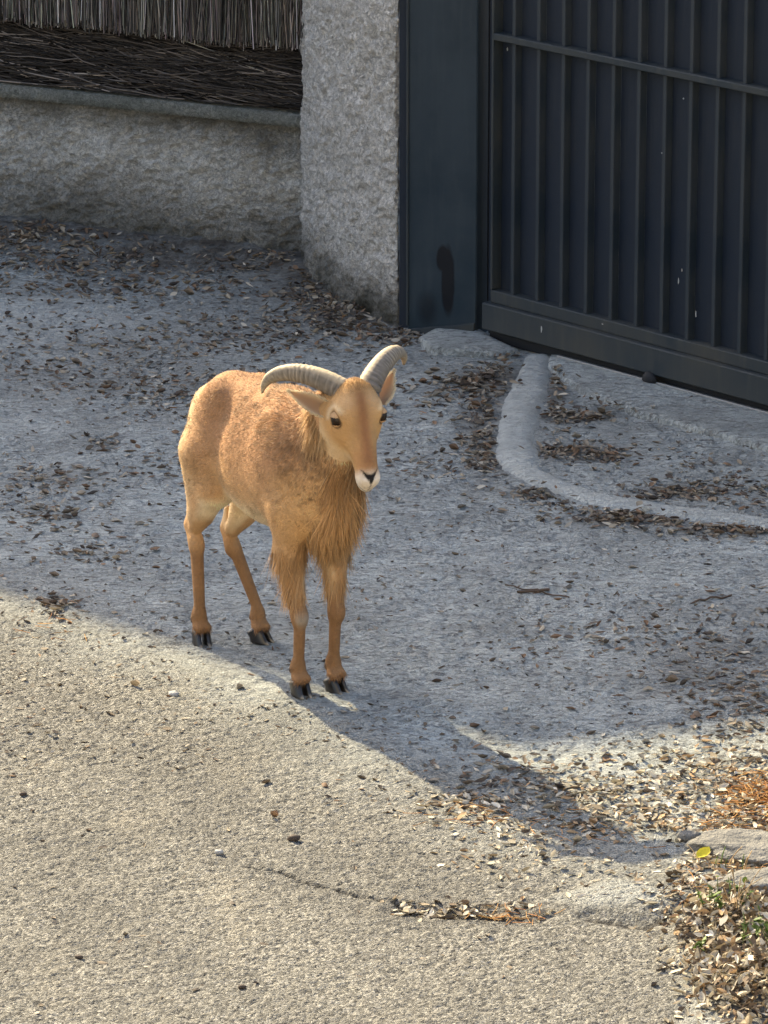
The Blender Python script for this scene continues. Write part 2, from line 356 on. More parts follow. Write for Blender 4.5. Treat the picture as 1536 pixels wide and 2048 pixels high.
# ---- prism wall with lumpy roughcast faces
def lumpy_prism(name, pts, heights, step, amp, m, closed=True, base_flare=0.0, parent=None, seed=30, round_=0.0, dirt_h=0.12, top_dirt=0.0):
    pts = [np.array(p, float) for p in pts]; n = len(pts); P = []; 
    for i in range(n):
        a, b = pts[i], pts[(i + 1) % n]; L_ = np.linalg.norm(b - a); k = max(2, int(L_ / step))
        for j in range(k): P.append(a + (b - a) * j / k)
    P = np.array(P)
    if round_ > 0:
        for _ in range(int(round_)): P = 0.5 * P + 0.25 * (np.roll(P, 1, 0) + np.roll(P, -1, 0))
    t = np.roll(P, -1, 0) - np.roll(P, 1, 0); nr = np.stack([t[:, 1], -t[:, 0]], 1); nr /= np.linalg.norm(nr, axis=1)[:, None]
    area = 0.5 * np.sum(P[:, 0] * np.roll(P[:, 1], -1) - np.roll(P[:, 0], -1) * P[:, 1])
    if area < 0: nr = -nr
    s = np.concatenate([[0], np.cumsum(np.linalg.norm(np.diff(P, axis=0), axis=1))])
    zs = np.arange(heights[0], heights[1] + step * 0.5, step); nu, nv = len(P), len(zs)
    S, Z = np.meshgrid(s, zs, indexing='ij')
    d = amp * (vnoise(S + 0.5 * Z, Z * 1.2 - 0.3 * S, 17, seed, 3) * 1.3 - 2.2 * np.abs(vnoise(S + 0.6 * Z, Z * 1.5 - 0.4 * S, 24, seed + 1, 3)) + 1.0 * vnoise(S, Z, 3, seed + 2, 2))
    d = d + base_flare * np.exp(-np.clip(Z, 0, None) / 0.09) * (1 + 1.2 * vnoise(S, Z * 0.2, 9, seed + 4, 2))
    V = np.stack([P[:, None, 0] + nr[:, None, 0] * d, P[:, None, 1] + nr[:, None, 1] * d, Z + amp * 0.4 * vnoise(S, Z, 20, seed + 3, 2)], -1).reshape(-1, 3)
    F = grid_faces(nu, nv, True)
    if area > 0: pass
    me = mesh_np(name, V, F if area > 0 else F[:, ::-1])
    bm = bmesh.new(); bm.from_mesh(me); bm.verts.ensure_lookup_table()
    try: bm.faces.new([bm.verts[i * nv + nv - 1] for i in range(nu)])
    except Exception: pass
    bmesh.ops.recalc_face_normals(bm, faces=bm.faces[:]); bm.to_mesh(me); bm.free()
    me.polygons.foreach_set('use_smooth', np.ones(len(me.polygons), bool))
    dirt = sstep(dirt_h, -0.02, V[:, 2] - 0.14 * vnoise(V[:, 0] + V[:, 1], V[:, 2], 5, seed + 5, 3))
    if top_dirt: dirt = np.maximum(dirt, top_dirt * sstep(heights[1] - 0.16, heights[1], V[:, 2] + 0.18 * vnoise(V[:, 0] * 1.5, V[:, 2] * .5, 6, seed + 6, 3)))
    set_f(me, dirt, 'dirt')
    return link(name, me, m, parent)

WALL_H = 0.475
wn_ = np.array([-wdir[1], wdir[0]])            # points away from the camera
wallo = empty('low_wall', (*(WALL_A), 0))
def rel(o, p): return np.array(p[:2]) - np.array(o.location[:2])
wa, wb = rel(wallo, WALL_L), rel(wallo, WALL_B + wdir * 0.25)
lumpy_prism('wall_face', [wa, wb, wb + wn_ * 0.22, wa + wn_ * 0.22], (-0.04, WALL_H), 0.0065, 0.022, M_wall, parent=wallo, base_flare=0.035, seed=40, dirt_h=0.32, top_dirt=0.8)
# coping: long slab whose lower front edge is scalloped
Lw = np.linalg.norm(wb - wa); nn = int(Lw / 0.0045); tt = np.linspace(0, Lw, nn)
prof = []
zt = WALL_H + 0.052 + 0.003 * vnoise(tt, tt * 0, 3, 50, 3); zb = WALL_H + 0.004 + 0.0035 * np.abs(np.sin(tt * math.pi / 0.022)) + 0.004 * vnoise(tt, tt * 0, 4, 51, 2)
fr = -0.030 + 0.004 * vnoise(tt, tt * 0, 12, 52, 3)
ring = []
for off, z in ((0.0, zb), (fr, zb), (fr - 0.001, (zb + zt) / 2), (fr, zt - 0.008), (fr + 0.008, zt), (fr * 0 + 0.10, zt + 0.004), (fr * 0 + 0.25, zt), (fr * 0 + 0.25, zb)):
    o_ = off + np.zeros(nn)
    ring.append(np.stack([wa[0] + wdir[0] * tt + wn_[0] * o_, wa[1] + wdir[1] * tt + wn_[1] * o_, z + np.zeros(nn)], -1))
V = np.stack(ring, 1)                                  # (nn, 8, 3)
me = mesh_np('coping', V.reshape(-1, 3), grid_faces(nn, 8), smooth=False)
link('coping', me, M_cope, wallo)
tag(wallo, 'low grey roughcast wall with a thin concrete coping under the thatch screen', 'wall')

# pillar at the end of the wall, its foot running forward to the gate post
pil_pts = [gnd(u, v)[:2] for u, v in ((604, 538), (628, 566), (700, 612), (775, 648), (799, 656))]
pil_c = pil_pts[2]
back1 = pil_pts[-1] + np.array([0.02, 0.75]); back0 = pil_pts[0] + np.array([0.0, 0.25])
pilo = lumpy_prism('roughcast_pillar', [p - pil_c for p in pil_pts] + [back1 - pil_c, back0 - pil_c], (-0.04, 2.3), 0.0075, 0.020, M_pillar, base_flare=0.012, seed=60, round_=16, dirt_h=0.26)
pilo.location = (*pil_c, 0)
tag(pilo, 'thick pale grey roughcast pillar between the low wall and the blue post', 'pillar')

# ---- thatch screen on the wall: hanging straw above, lying twigs below
scr = empty('thatch_screen', (*WALL_A, WALL_H + 0.06))
z0s = WALL_H + 0.06
ba, bb = wa, rel(scr, WALL_B + wdir * 0.04)
def tubes(name, paths, radii, cols, m, parent, sides=3):
    """paths (n,k,3)"""
    n, k, _ = paths.shape
    T = np.gradient(paths, axis=1); T /= np.linalg.norm(T, axis=2)[..., None] + 1e-9
    ref = np.tile(np.array([0.31, -0.87, 0.38]), (n, k, 1)); A = np.cross(T, ref); A /= np.linalg.norm(A, axis=2)[..., None] + 1e-9; B = np.cross(T, A)
    taper = np.ones(k)
    ang = np.arange(sides) * 2 * math.pi / sides
    V = paths[:, :, None, :] + radii[:, None, None, None] * taper[None, :, None, None] * (np.cos(ang)[None, None, :, None] * A[:, :, None, :] + np.sin(ang)[None, None, :, None] * B[:, :, None, :])
    base = (np.arange(n) * k * sides)[:, None, None, None]
    I, J = np.meshgrid(np.arange(k - 1), np.arange(sides), indexing='ij')
    q = np.stack([I * sides + J, I * sides + (J + 1) % sides, (I + 1) * sides + (J + 1) % sides, (I + 1) * sides + J], -1)
    F = (base + q[None]).reshape(-1, 4)
    me = mesh_np(name, V.reshape(-1, 3), F); set_col(me, np.repeat(cols, k * sides, 0))
    return link(name, me, m, parent)
Ls = np.linalg.norm(bb - ba)
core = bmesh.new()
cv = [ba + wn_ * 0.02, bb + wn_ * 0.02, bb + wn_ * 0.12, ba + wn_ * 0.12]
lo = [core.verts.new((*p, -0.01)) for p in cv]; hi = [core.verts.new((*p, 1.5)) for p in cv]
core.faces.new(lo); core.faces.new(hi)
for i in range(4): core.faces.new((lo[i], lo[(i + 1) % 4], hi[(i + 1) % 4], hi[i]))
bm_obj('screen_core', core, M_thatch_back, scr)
# straw lower edge: px line -> height above the wall top, running almost level
n = 9500; s = rng.random(n) * Ls
edge_z = 0.235 + 0.0 * s + 0.022 * vnoise(s, s * 0, 7, 71, 3) + rng.normal(0, 0.010, n)
layer = rng.random(n); lean = rng.normal(0, 0.045, n); wob = rng.normal(0, 0.006, (n, 5))
zz = np.linspace(0, 1, 5)[None] * (0.35 + 0.9 * rng.random(n))[:, None]
off = -0.015 - 0.05 * layer - 0.012 * (1 - np.linspace(0, 1, 5))[None].repeat(n, 0).T * layer
off = off.T
px_ = s[:, None] + lean[:, None] * zz + wob; pz = edge_z[:, None] + zz
P = np.stack([ba[0] + wdir[0] * px_ + wn_[0] * off, ba[1] + wdir[1] * px_ + wn_[1] * off, pz], -1)
c0 = np.array([[0.17, 0.155, 0.137]]); br = np.clip(rng.lognormal(-0.45, 0.85, n), 0.08, 4.5)[:, None]
st = tubes('straw_thatch', P, 0.0011 + 0.0019 * rng.random(n), np.clip(c0 * br * (1 + rng.normal(0, .06, (n, 3))), 0, 0.6), M_straw, scr); tag(st, kind='stuff')
n = 3200; s = rng.random(n) * (Ls + .1); ln = 0.12 + 0.35 * rng.random(n); k = 6
u_ = np.linspace(-.5, .5, k)[None]
tilt = rng.normal(-0.05, 0.13, n)[:, None]
zc = rng.random(n) ** 0.9 * 0.30
bend = rng.normal(0, 0.10, n)[:, None]
px_ = s[:, None] + u_ * ln[:, None]; pz = zc[:, None] + tilt * u_ * ln[:, None] + bend * (u_ ** 2) * ln[:, None] + rng.normal(0, .003, (n, k))
px_ = np.minimum(px_, Ls + 0.03); pz = np.maximum(pz, 0.004)
off = (0.015 - 0.022 * rng.random(n) - 0.02 * (1 - zc / .3))[:, None] + rng.normal(0, 0.004, (n, k))
P = np.stack([ba[0] + wdir[0] * px_ + wn_[0] * off, ba[1] + wdir[1] * px_ + wn_[1] * off, pz], -1)
br = np.clip(rng.lognormal(-0.75, 0.9, n), 0.08, 5.5)[:, None]
tw = tubes('heather_twigs', P, 0.0011 + 0.0017 * rng.random(n), np.clip(np.array([[0.085, 0.073, 0.063]]) * br, 0, 0.4), M_straw, scr); tag(tw, kind='stuff')
tag(scr, 'dark thatch screen of hanging straw over lying twigs above the low wall', 'fence')

# ---- blue steel gate post
PA, PB = gnd(799, 660)[:2], gnd(954, 678)[:2]
pd = (PB - PA); PWID = np.linalg.norm(pd); rz = math.atan2(pd[1], pd[0])
post = empty('gate_post', (*PA, 0), rz)
Mp, nt, b, cc = mat_paint('post_paint', (0.011, 0.022, 0.032), (0.05, 0.062, 0.068), 0.35, 0.38)
o = coord(nt); sep = N(nt, 'ShaderNodeSeparateXYZ'); L(nt, o, sep.inputs[0])
def blob(cx, cz, rx, rz_, e=0.25):
    nz = math_(nt, 'MULTIPLY', noise(nt, o, 14, 3, 0.6), 0.35)
    dx = math_(nt, 'DIVIDE', math_(nt, 'SUBTRACT', sep.outputs[0], cx), rx); dz = math_(nt, 'DIVIDE', math_(nt, 'SUBTRACT', sep.outputs[2], cz), rz_)
    d = math_(nt, 'ADD', math_(nt, 'SQRT', math_(nt, 'ADD', math_(nt, 'MULTIPLY', dx, dx), math_(nt, 'MULTIPLY', dz, dz))), nz)
    mr = N(nt, 'ShaderNodeMapRange'); mr.inputs[1].default_value = 1.17 + e / 2; mr.inputs[2].default_value = 1.17 - e / 2; L(nt, d, mr.inputs[0]); return mr.outputs[0]
st1 = math_(nt, 'MAXIMUM', blob(0.172, 0.185, 0.024, 0.115), blob(0.155, 0.255, 0.024, 0.045)); st1 = math_(nt, 'MAXIMUM', st1, math_(nt, 'MULTIPLY', blob(0.10, 0.08, 0.03, 0.05, 0.9), 0.6))
L(nt, mix(nt, st1, cc, (0.002, 0.003, 0.006)), b.inputs['Base Color'])
box('post_face', 0.028, PWID - 0.004, 0.0, 0.24, -0.02, 2.35, Mp, post, 0.004)
box('side_flange', -0.012, 0.026, 0.022, 0.20, -0.02, 2.35, M_gate, post, 0.002)
box('edge_highlight', 0.0255, 0.0335, -0.006, -0.0005, 0.02, 2.35, M_rail, post, 0.0015)  # lighter strip standing in for the highlight along the post edge
bm = bmesh.new(); vs = [bm.verts.new(c) for c in ((0.045, -0.004, 0.0), (PWID - .006, -0.004, 0.0), (PWID - .006, -0.004, 0.055), (0.045, -0.004, 0.012), (0.045, -0.016, -0.01), (PWID - .006, -0.016, -0.01), (PWID - .006, -0.014, 0.052), (0.045, -0.014, 0.009))]
for f in ((0, 1, 2, 3), (4, 5, 6, 7), (0, 1, 5, 4), (1, 2, 6, 5), (2, 3, 7, 6), (3, 0, 4, 7)): bm.faces.new([vs[i] for i in f])
bm_obj('base_plate', bm, M_rail, post)
tag(post, 'flat navy steel gate post with a dark oval stain near its foot', 'post')

# ---- sliding gate
gate = empty('metal_gate', (G0[0] - gdir[1] * 0.06, G0[1] + gdir[0] * 0.06, 0), math.atan2(gdir[1], gdir[0]))
GL, GH = 3.0, 2.1
box('bottom_beam', 0.012, GL, -0.060, 0.03, 0.046, 0.135, M_rail, gate, 0.004)
box('bottom_ledge', 0.030, GL, -0.038, 0.03, 0.1352, 0.176, M_rail, gate, 0.003)
box('middle_rail', 0.034, GL, -0.040, 0.025, 0.995, 1.018, M_rail, gate, 0.003)
box('top_rail', 0.034, GL, -0.045, 0.03, GH, GH + 0.06, M_rail, gate, 0.003)
box('end_stile', 0.030, 0.040, -0.040, 0.03, 0.178, GH, M_rail, gate, 0.002)
box('closing_channel', -0.040, 0.026, 0.012, 0.06, 0.02, GH + .05, M_dark, gate, 0.003)
box('closing_channel', -0.006, 0.010, -0.012, 0.010, 0.02, GH + .05, M_gate, gate, 0.002)
PITCHR = 0.1105; k = 0
def rib_mesh(z0, z1, nm):
    bm = bmesh.new(); w0, w1, d = 0.0105, 0.0060, 0.026
    vs = []
    for z in (z0, z1):
        for x, y in ((-w0, -0.0005), (-w1 - 0.0015, -d + 0.002), (-w1, -d), (w1, -d), (w1 + 0.0015, -d + 0.002), (w0, -0.0005)): vs.append(bm.verts.new((x, y, z)))
    for i in range(6): bm.faces.new((vs[i], vs[(i + 1) % 6], vs[6 + (i + 1) % 6], vs[6 + i]))
    bm.faces.new(vs[:6]); bm.faces.new(vs[6:][::-1]); bmesh.ops.recalc_face_normals(bm, faces=bm.faces[:])
    me = bpy.data.meshes.new(nm); bm.to_mesh(me); bm.free(); me.materials.append(M_rib); return me
rl, ru = rib_mesh(0.172, 0.996, 'rib'), rib_mesh(1.017, GH + 0.002, 'rib_upper')
plm = box_mesh('panel', 0.0, PITCHR - 0.0190, -0.0, 0.006, 0.172, 1.000, 0.0); plm.materials.append(M_gate)
pum = box_mesh('panel', 0.0, PITCHR - 0.0190, -0.0, 0.006, 1.013, GH + 0.01, 0.0); pum.materials.append(M_gate)
x = 0.040 + 0.078
first = True
while x < GL - 0.1:
    for me_ in (rl, ru): o = link('rib', me_, None, gate); o.location = (x, random.uniform(-.001, .001), 0)
    for me_ in (plm, pum): o = link('sheet_panel', me_, None, gate); o.location = (x + 0.0095, 0, 0)
    if first:
        for z0, z1 in ((0.172, 1.000), (1.013, GH + 0.01)): box('sheet_panel', 0.041, x - 0.0096, -0.0, 0.006, z0, z1, M_gate, gate, 0)
        first = False
    x += PITCHR
def chip(gx, gz_, w, h_, y, nm='paint_chip'):
    bm = bmesh.new(); r = random.Random(int(gx * 1e4)); k = 9
    f = [bm.verts.new((gx + w * math.cos(a) * r.uniform(.5, 1), y, gz_ + h_ * math.sin(a) * r.uniform(.5, 1))) for a in [i * 2 * math.pi / k for i in range(k)]]
    g = [bm.verts.new((v.co.x, y + 0.001, v.co.z)) for v in f]
    bm.faces.new(f); bm.faces.new(g)
    for i in range(k): bm.faces.new((f[i], f[(i + 1) % k], g[(i + 1) % k], g[i]))
    bm_obj(nm, bm, M_chip, gate)
def gate_xz(u, v, y=-0.0):
    """survey: where a pixel meets the gate plane at local depth y"""
    o = np.array([gate.location.x - gdir[1] * y, gate.location.y + gdir[0] * y]); d = ray(u, v); nx = np.array([-gdir[1], gdir[0]])
    t = (o @ nx) / (d[:2] @ nx); p = d * t; q = p[:2] - o
    return q @ gdir, p[2] + CAMH
for (u, v, w, h_, y) in ((1083, 658, .006, .022, -.0605), (1357, 562, .005, .022, -.001), (1364, 540, .003, .012, -.001), (1392, 628, .004, .022, -.0335), (1367, 197, .006, .006, -.001), (1324, 306, .005, .004, -.001), (1015, 98, .005, .010, -.001), (1205, 648, .008, .003, -.0385)):
    gx, gzz = gate_xz(u, v, y); chip(gx, gzz, w * 0.62, h_ * 0.62, y - 0.0008)
# black roller stop near the ground
gx, gzz = gate_xz(1300, 752, -0.06)
bm = bmesh.new(); bmesh.ops.create_icosphere(bm, subdivisions=2, radius=0.028)
for v in bm.verts: v.co = (gx + v.co.x * 1.1, -0.062 + v.co.y * 0.5, max(0.012, 0.030 + v.co.z * 0.9 + random.uniform(-.004, .004)))
bm_obj('roller_stop', bm, M_dark, gate, True)
box('gap_shade_strip', 0.02, GL, -0.030, 0.02, 0.004, 0.0455, M_dark, gate, 0.001)  # black strip set back to darken the shadow gap under the beam
tag(gate, 'dark navy ribbed sheet metal sliding gate with a dusty bottom beam', 'gate')
# steel guide strip on the ground under the gate
trk = box('guide_rail', 0.36, GL, -0.062, -0.056, 0.012, 0.027, M_steel, None, 0.001)
trk.location = gate.location; trk.rotation_euler = gate.rotation_euler
tag(trk, 'thin bright steel guide strip on the ground along the gate', 'rail')

# ---- smooth concrete apron in front of the gate
def sheet_patch(name, poly, z, m, amp=0.004, step=0.03, seed=90, skirt=0.03):
    poly = np.array(poly); bm = bmesh.new(); P = []
    for i in range(len(poly)):
        a, b_ = poly[i], poly[(i + 1) % len(poly)]; k = max(2, int(np.linalg.norm(b_ - a) / step))
        for j in range(k): P.append(a + (b_ - a) * j / k)
    P = np.array(P); c = P.mean(0)
    jit = 1 + 0.035 * vnoise(P[:, 0], P[:, 1], 9, seed, 2)[:, None]
    P = c + (P - c) * jit
    rings = []
    for f, zz in ((1.02, z - skirt), (1.0, z - 0.006), (0.97, z), (0.7, z + 0.002), (0.4, z + .002), (0.12, z + .002)):
        Q = c + (P - c) * f; zq = zz + amp * vnoise(Q[:, 0], Q[:, 1], 8, seed + 1, 3)
        rings.append([bm.verts.new((q[0] - c[0], q[1] - c[1], float(w_))) for q, w_ in zip(Q, zq)])
    for r0, r1 in zip(rings[:-1], rings[1:]):
        for i in range(len(P)): bm.faces.new((r0[i], r0[(i + 1) % len(P)], r1[(i + 1) % len(P)], r1[i]))
    bm.faces.new(rings[-1])
    o = bm_obj(name, bm, m, None, True); o.location = (c[0], c[1], 0); return o
gn = np.array([gdir[1], -gdir[0]])                      # toward the camera side
q0 = G0 + gdir * 0.30 + gn * -0.04; q1 = G0 + gdir * 2.7 + gn * -0.04
apr = [q0, q1, q1 + gn * 0.34] + [gnd(u, v)[:2] for u, v in ((1536, 905), (1400, 868), (1280, 835), (1190, 800), (1130, 765), (1098, 738))]
o = sheet_patch('concrete_apron', apr, 0.020, M_ground, 0.003, 0.04, 91); tag(o, 'smooth concrete strip laid along the foot of the gate', kind='structure')
o = sheet_patch('concrete_fillet', [gnd(u, v)[:2] for u, v in ((838, 688), (868, 672), (945, 664), (985, 690), (1038, 714), (1000, 720), (930, 716), (860, 708))], 0.026, M_ground, 0.006, 0.02, 95, 0.05)
tag(o, 'small sloping lump of mortar at the foot of the gate post', 'mortar')

# ---- curved mortar ridge on the ground
def ridge(name, pts, halfw, hgt, m):
    pts = np.array(pts); seg = np.linalg.norm(np.diff(pts, axis=0), axis=1); s = np.concatenate([[0], np.cumsum(seg)])
    q = np.arange(0, s[-1], 0.02); P = np.stack([np.interp(q, s, pts[:, 0]), np.interp(q, s, pts[:, 1])], 1)
    for _ in range(14): P[1:-1] = 0.5 * P[1:-1] + 0.25 * (P[:-2] + P[2:])
    t = np.gradient(P, axis=0); t /= np.linalg.norm(t, axis=1)[:, None]; nr = np.stack([-t[:, 1], t[:, 0]], 1)
    hw = np.interp(q / q[-1], [0, .2, .45, .6, 1], halfw) * (1 + 0.45 * vnoise(q, q * 0, 7, 97, 3))
    w = np.linspace(-1, 1, 15); prof = np.clip(1 - np.abs(w) ** 3.0, 0, 1)
    wig = 0.010 * vnoise(q, q * 0, 9, 98, 2)
    V = np.zeros((len(q), 15, 3)); 
    V[:, :, 0] = P[:, None, 0] + nr[:, None, 0] * (w[None] * hw[:, None] + wig[:, None]); V[:, :, 1] = P[:, None, 1] + nr[:, None, 1] * (w[None] * hw[:, None] + wig[:, None])
    pale_r = 0.62 + 0.5 * vnoise(V[:, :, 0], V[:, :, 1], 6, 96, 3)
    g = ground_h(V[:, :, 0].ravel(), V[:, :, 1].ravel()).reshape(len(q), 15)
    gs_ = g.mean(1); gs_ = np.convolve(np.pad(gs_, 10, 'edge'), np.ones(21) / 21, 'valid')[:, None]
    V[:, :, 2] = gs_ - 0.016 + (hgt + 0.022) * prof[None] + 0.006 * vnoise(V[:, :, 0], V[:, :, 1], 12, 99, 3)
    V[0, :, 2] = -0.02; c = P[len(P) // 2]
    V[:, :, 0] -= c[0]; V[:, :, 1] -= c[1]
    me_ = mesh_np(name, V.reshape(-1, 3), grid_faces(len(q), 15)[:, ::-1]); set_f(me_, np.clip(pale_r, 0, 1), 'pale'); o = link(name, me_, m); o.location = (*c, 0); return o
o = ridge('mortar_ridge', RIDGE, (0.060, 0.084, 0.080, 0.058, 0.062), 0.008, M_ground)
tag(o, 'curved smooth mortar ridge bending across the driveway in front of the gate', 'kerb')

# ---- house whose shadow lies over the yard (stands behind the wall, above the frame)
kk = 10.5
Bp = gnd(1060, 1505)[:2]; Ap = gnd(0, 1190)[:2]; Cp = gnd(1536, 1450)[:2]
waz = np.array([-math.sin(SUN_AZ), math.cos(SUN_AZ)])
HB = kk * math.tan(SUN_EL); corner = Bp + waz * kk
e1 = (Ap - Bp) / np.linalg.norm(Ap - Bp); e2 = (Cp - Bp) / np.linalg.norm(Cp - Bp)
hs = empty('neighbouring_house', (*corner, 0))
def prism(name, pts, z0, z1, m, parent):
    bm = bmesh.new(); lo = [bm.verts.new((*p, z0)) for p in pts]; hi = [bm.verts.new((*p, z1)) for p in pts]
    bm.faces.new(lo); bm.faces.new(hi)
    for i in range(len(pts)): bm.faces.new((lo[i], lo[(i + 1) % len(pts)], hi[(i + 1) % len(pts)], hi[i]))
    return bm_obj(name, bm, m, parent)
M_house = mat_plain('house_render', (0.60, 0.56, 0.49), 0.9, 0.15, (60, 0.004), 0.1, 6)
M_tile = mat_plain('roof_edge', (0.30, 0.15, 0.09), 0.85, 0.2, (30, 0.01), 0.3, 20)
M_glass = mat_plain('window_glass', (0.03, 0.035, 0.04), 0.08, 0.6)
L1, L2, ov = 8.0, 12.0, 0.25
ins = lambda a, b_: e1 * a + e2 * b_
prism('house_wall', [ins(ov, ov), ins(L1, ov), ins(L1, L2), ins(ov, L2)], -0.05, HB - 0.16, M_house, hs)
prism('roof_slab', [ins(0, 0), ins(L1 + ov, 0), ins(L1 + ov, L2 + ov), ins(0, L2 + ov)], HB - 0.16, HB, M_tile, hs)
for i in range(3):
    for z in (0.9, 3.9):
        a0 = 1.3 + i * 2.4; w_ = prism('window', [ins(a0, ov - 0.03), ins(a0 + 1.0, ov - 0.03), ins(a0 + 1.0, ov + .05), ins(a0, ov + .05)], z, z + 1.3, M_glass, hs)
for i in range(4):
    for z in (0.9, 3.9):
        a0 = 1.2 + i * 2.7; w_ = prism('window', [ins(ov - 0.03, a0), ins(ov - 0.03, a0 + 1.0), ins(ov + .05, a0 + 1.0), ins(ov + .05, a0)], z, z + 1.3, M_glass, hs)
# unseen house added behind the viewer: its sunlit front bounces warm fill light
fh = empty('added_bounce_house', (0, -0.9, 0))
prism('house_wall', [np.array(p) for p in ((-7.5, 0), (7.5, 0), (7.5, -8), (-7.5, -8))], -0.05, 7.2, M_house, fh)
prism('roof_slab', [np.array(p) for p in ((-7.8, 0.3), (7.8, 0.3), (7.8, -8.3), (-7.8, -8.3))], 7.2, 7.4, M_tile, fh)
prism('balcony_slab', [np.array(p) for p in ((-2.2, 1.2), (2.2, 1.2), (2.2, 0.0), (-2.2, 0.0))], 2.35, 2.5, M_house, fh)
for x_ in (-5.6, -3.6, 3.0, 5.0):
    for z in (0.9, 3.7): prism('window', [np.array(p) for p in ((x_, 0.02), (x_ + 1.1, 0.02), (x_ + 1.1, -.05), (x_, -.05))], z, z + 1.4, M_glass, fh)
tag(fh, 'unseen pale house with a balcony, added behind the viewer to bounce warm light', 'house')
tag(hs, 'plain rendered flat roofed house rising behind the thatch screen', 'house')

# ================================================================== THE SHEEP (local axes: x forward, y its left, z up; feet on z = 0)
O2 = gnd(548, 1334); HEAD_W = np.array([0.509, -0.861]); HEAD_W /= np.linalg.norm(HEAD_W)
sheep = empty('barbary_sheep', (O2[0], O2[1], gz(O2[0], O2[1]) + 0.001), math.atan2(HEAD_W[1], HEAD_W[0]))
FW = np.array([HEAD_W[0], HEAD_W[1], 0]); LW = np.array([-HEAD_W[1], HEAD_W[0], 0]); SO = np.array(sheep.location)
def to_l(p): q = np.asarray(p) - SO; return np.array([q @ FW, q @ LW, q[2]])
def dir_l(d): return np.array([d @ FW, d @ LW, d[2]])
def to_w(a, b, h): return SO + a * FW + b * LW + np.array([0, 0, h])
def pxl(u, v, Y): return to_l(aty(u, v, Y))
unit = lambda v: np.asarray(v, float) / np.linalg.norm(v)
# head frame
POLL = np.array([0.405, 0.010, 0.885])
hd = unit(dir_l(np.array([0.15, -0.44, -0.885])))                 # poll -> nose
hl = dir_l(unit(np.array([math.cos(0.30), math.sin(0.30), 0.06]))); hl = unit(hl - hd * (hl @ hd))   # toward its left
hn = np.cross(hd, hl); hn = hn if hn @ dir_l(np.array([0, -1, .5])) > 0 else -hn
def hp(al, la, no): return POLL + hd * al + hl * la + hn * no
HM = np.stack([hd, hl, hn])                                     # rows: head axes

VOX = 0.0042
lo_ = np.array([-0.42, -0.24, 0.02]); hi_ = np.array([0.62, 0.24, 1.0])
nx, ny, nz = ((hi_ - lo_) / VOX).astype(int) + 1
gx_ = (lo_[0] + np.arange(nx) * VOX).astype(np.float32); gy_ = (lo_[1] + np.arange(ny) * VOX).astype(np.float32); gz_ = (lo_[2] + np.arange(nz) * VOX).astype(np.float32)
vol = np.full((nx, ny, nz), 0.5, np.float32)
def apply_(bmin, bmax, fn, k):
    pad = k + 0.03
    i0 = np.clip(((np.array(bmin) - pad - lo_) / VOX).astype(int), 0, None); i1 = np.minimum(((np.array(bmax) + pad - lo_) / VOX).astype(int) + 2, [nx, ny, nz])
    sl = tuple(slice(a, b) for a, b in zip(i0, i1))
    XX = gx_[sl[0]][:, None, None]; YY = gy_[sl[1]][None, :, None]; ZZ = gz_[sl[2]][None, None, :]
    d = fn(XX, YY, ZZ); v = vol[sl]
    if k > 0:
        hh = np.clip(0.5 + 0.5 * (v - d) / k, 0, 1); vol[sl] = v * (1 - hh) + d * hh - k * hh * (1 - hh)
    else:  # carve
        k = -k; d = -d; hh = np.clip(0.5 - 0.5 * (v - d) / k, 0, 1); vol[sl] = v * (1 - hh) + d * hh + k * hh * (1 - hh)
def ell(c, r, k=0.04, R=None):
    c = np.array(c, float); r = np.array(r, float); R = np.eye(3) if R is None else R
    ext = np.abs(R.T) @ r
    def fn(X, Y, Z):
        dx, dy, dz = X - c[0], Y - c[1], Z - c[2]
        q = [(R[i, 0] * dx + R[i, 1] * dy + R[i, 2] * dz) for i in range(3)]
        k0 = np.sqrt(sum((q[i] / r[i]) ** 2 for i in range(3))); k1 = np.sqrt(sum((q[i] / r[i] ** 2) ** 2 for i in range(3))) + 1e-6
        return k0 * (k0 - 1) / k1
    apply_(c - ext, c + ext, fn, k)
def rc(a, b, ra, rb, k=0.02, flat=None):
    a = np.array(a, float); b = np.array(b, float); ab = b - a; l2 = ab @ ab; m = max(ra, rb)
    def fn(X, Y, Z):
        t = np.clip(((X - a[0]) * ab[0] + (Y - a[1]) * ab[1] + (Z - a[2]) * ab[2]) / l2, 0, 1)
        return np.sqrt((X - a[0] - t * ab[0]) ** 2 + (Y - a[1] - t * ab[1]) ** 2 + (Z - a[2] - t * ab[2]) ** 2) - (ra + (rb - ra) * t)
    apply_(np.minimum(a, b) - m, np.maximum(a, b) + m, fn, k)
# trunk
ell((0.03, 0, 0.575), (0.24, 0.118, 0.165), 0.03)
ell((0.02, 0, 0.520), (0.20, 0.108, 0.118), 0.05)
ell((0.16, 0, 0.585), (0.145, 0.108, 0.168), 0.06)
ell((0.27, 0, 0.545), (0.095, 0.080, 0.130), 0.05)
ell((-0.195, 0, 0.608), (0.128, 0.100, 0.122), 0.05)
rc((-0.20, 0, 0.690), (0.12, 0, 0.700), 0.042, 0.050, 0.06)
rc((0.08, 0, 0.725), (0.19, 0, 0.730), 0.030, 0.035, 0.06)
for s in (-1, 1):
    ell((-0.165, s * 0.070, 0.695), (0.045, 0.026, 0.042), 0.04)           # hip point
    ell((-0.270, s * 0.045, 0.650), (0.030, 0.024, 0.034), 0.04)             # seat bone
    ell((0.17, s * 0.082, 0.60), (0.080, 0.040, 0.14), 0.04)              # shoulder blade
    ell((0.230, s * 0.072, 0.50), (0.052, 0.038, 0.080), 0.03)             # upper arm
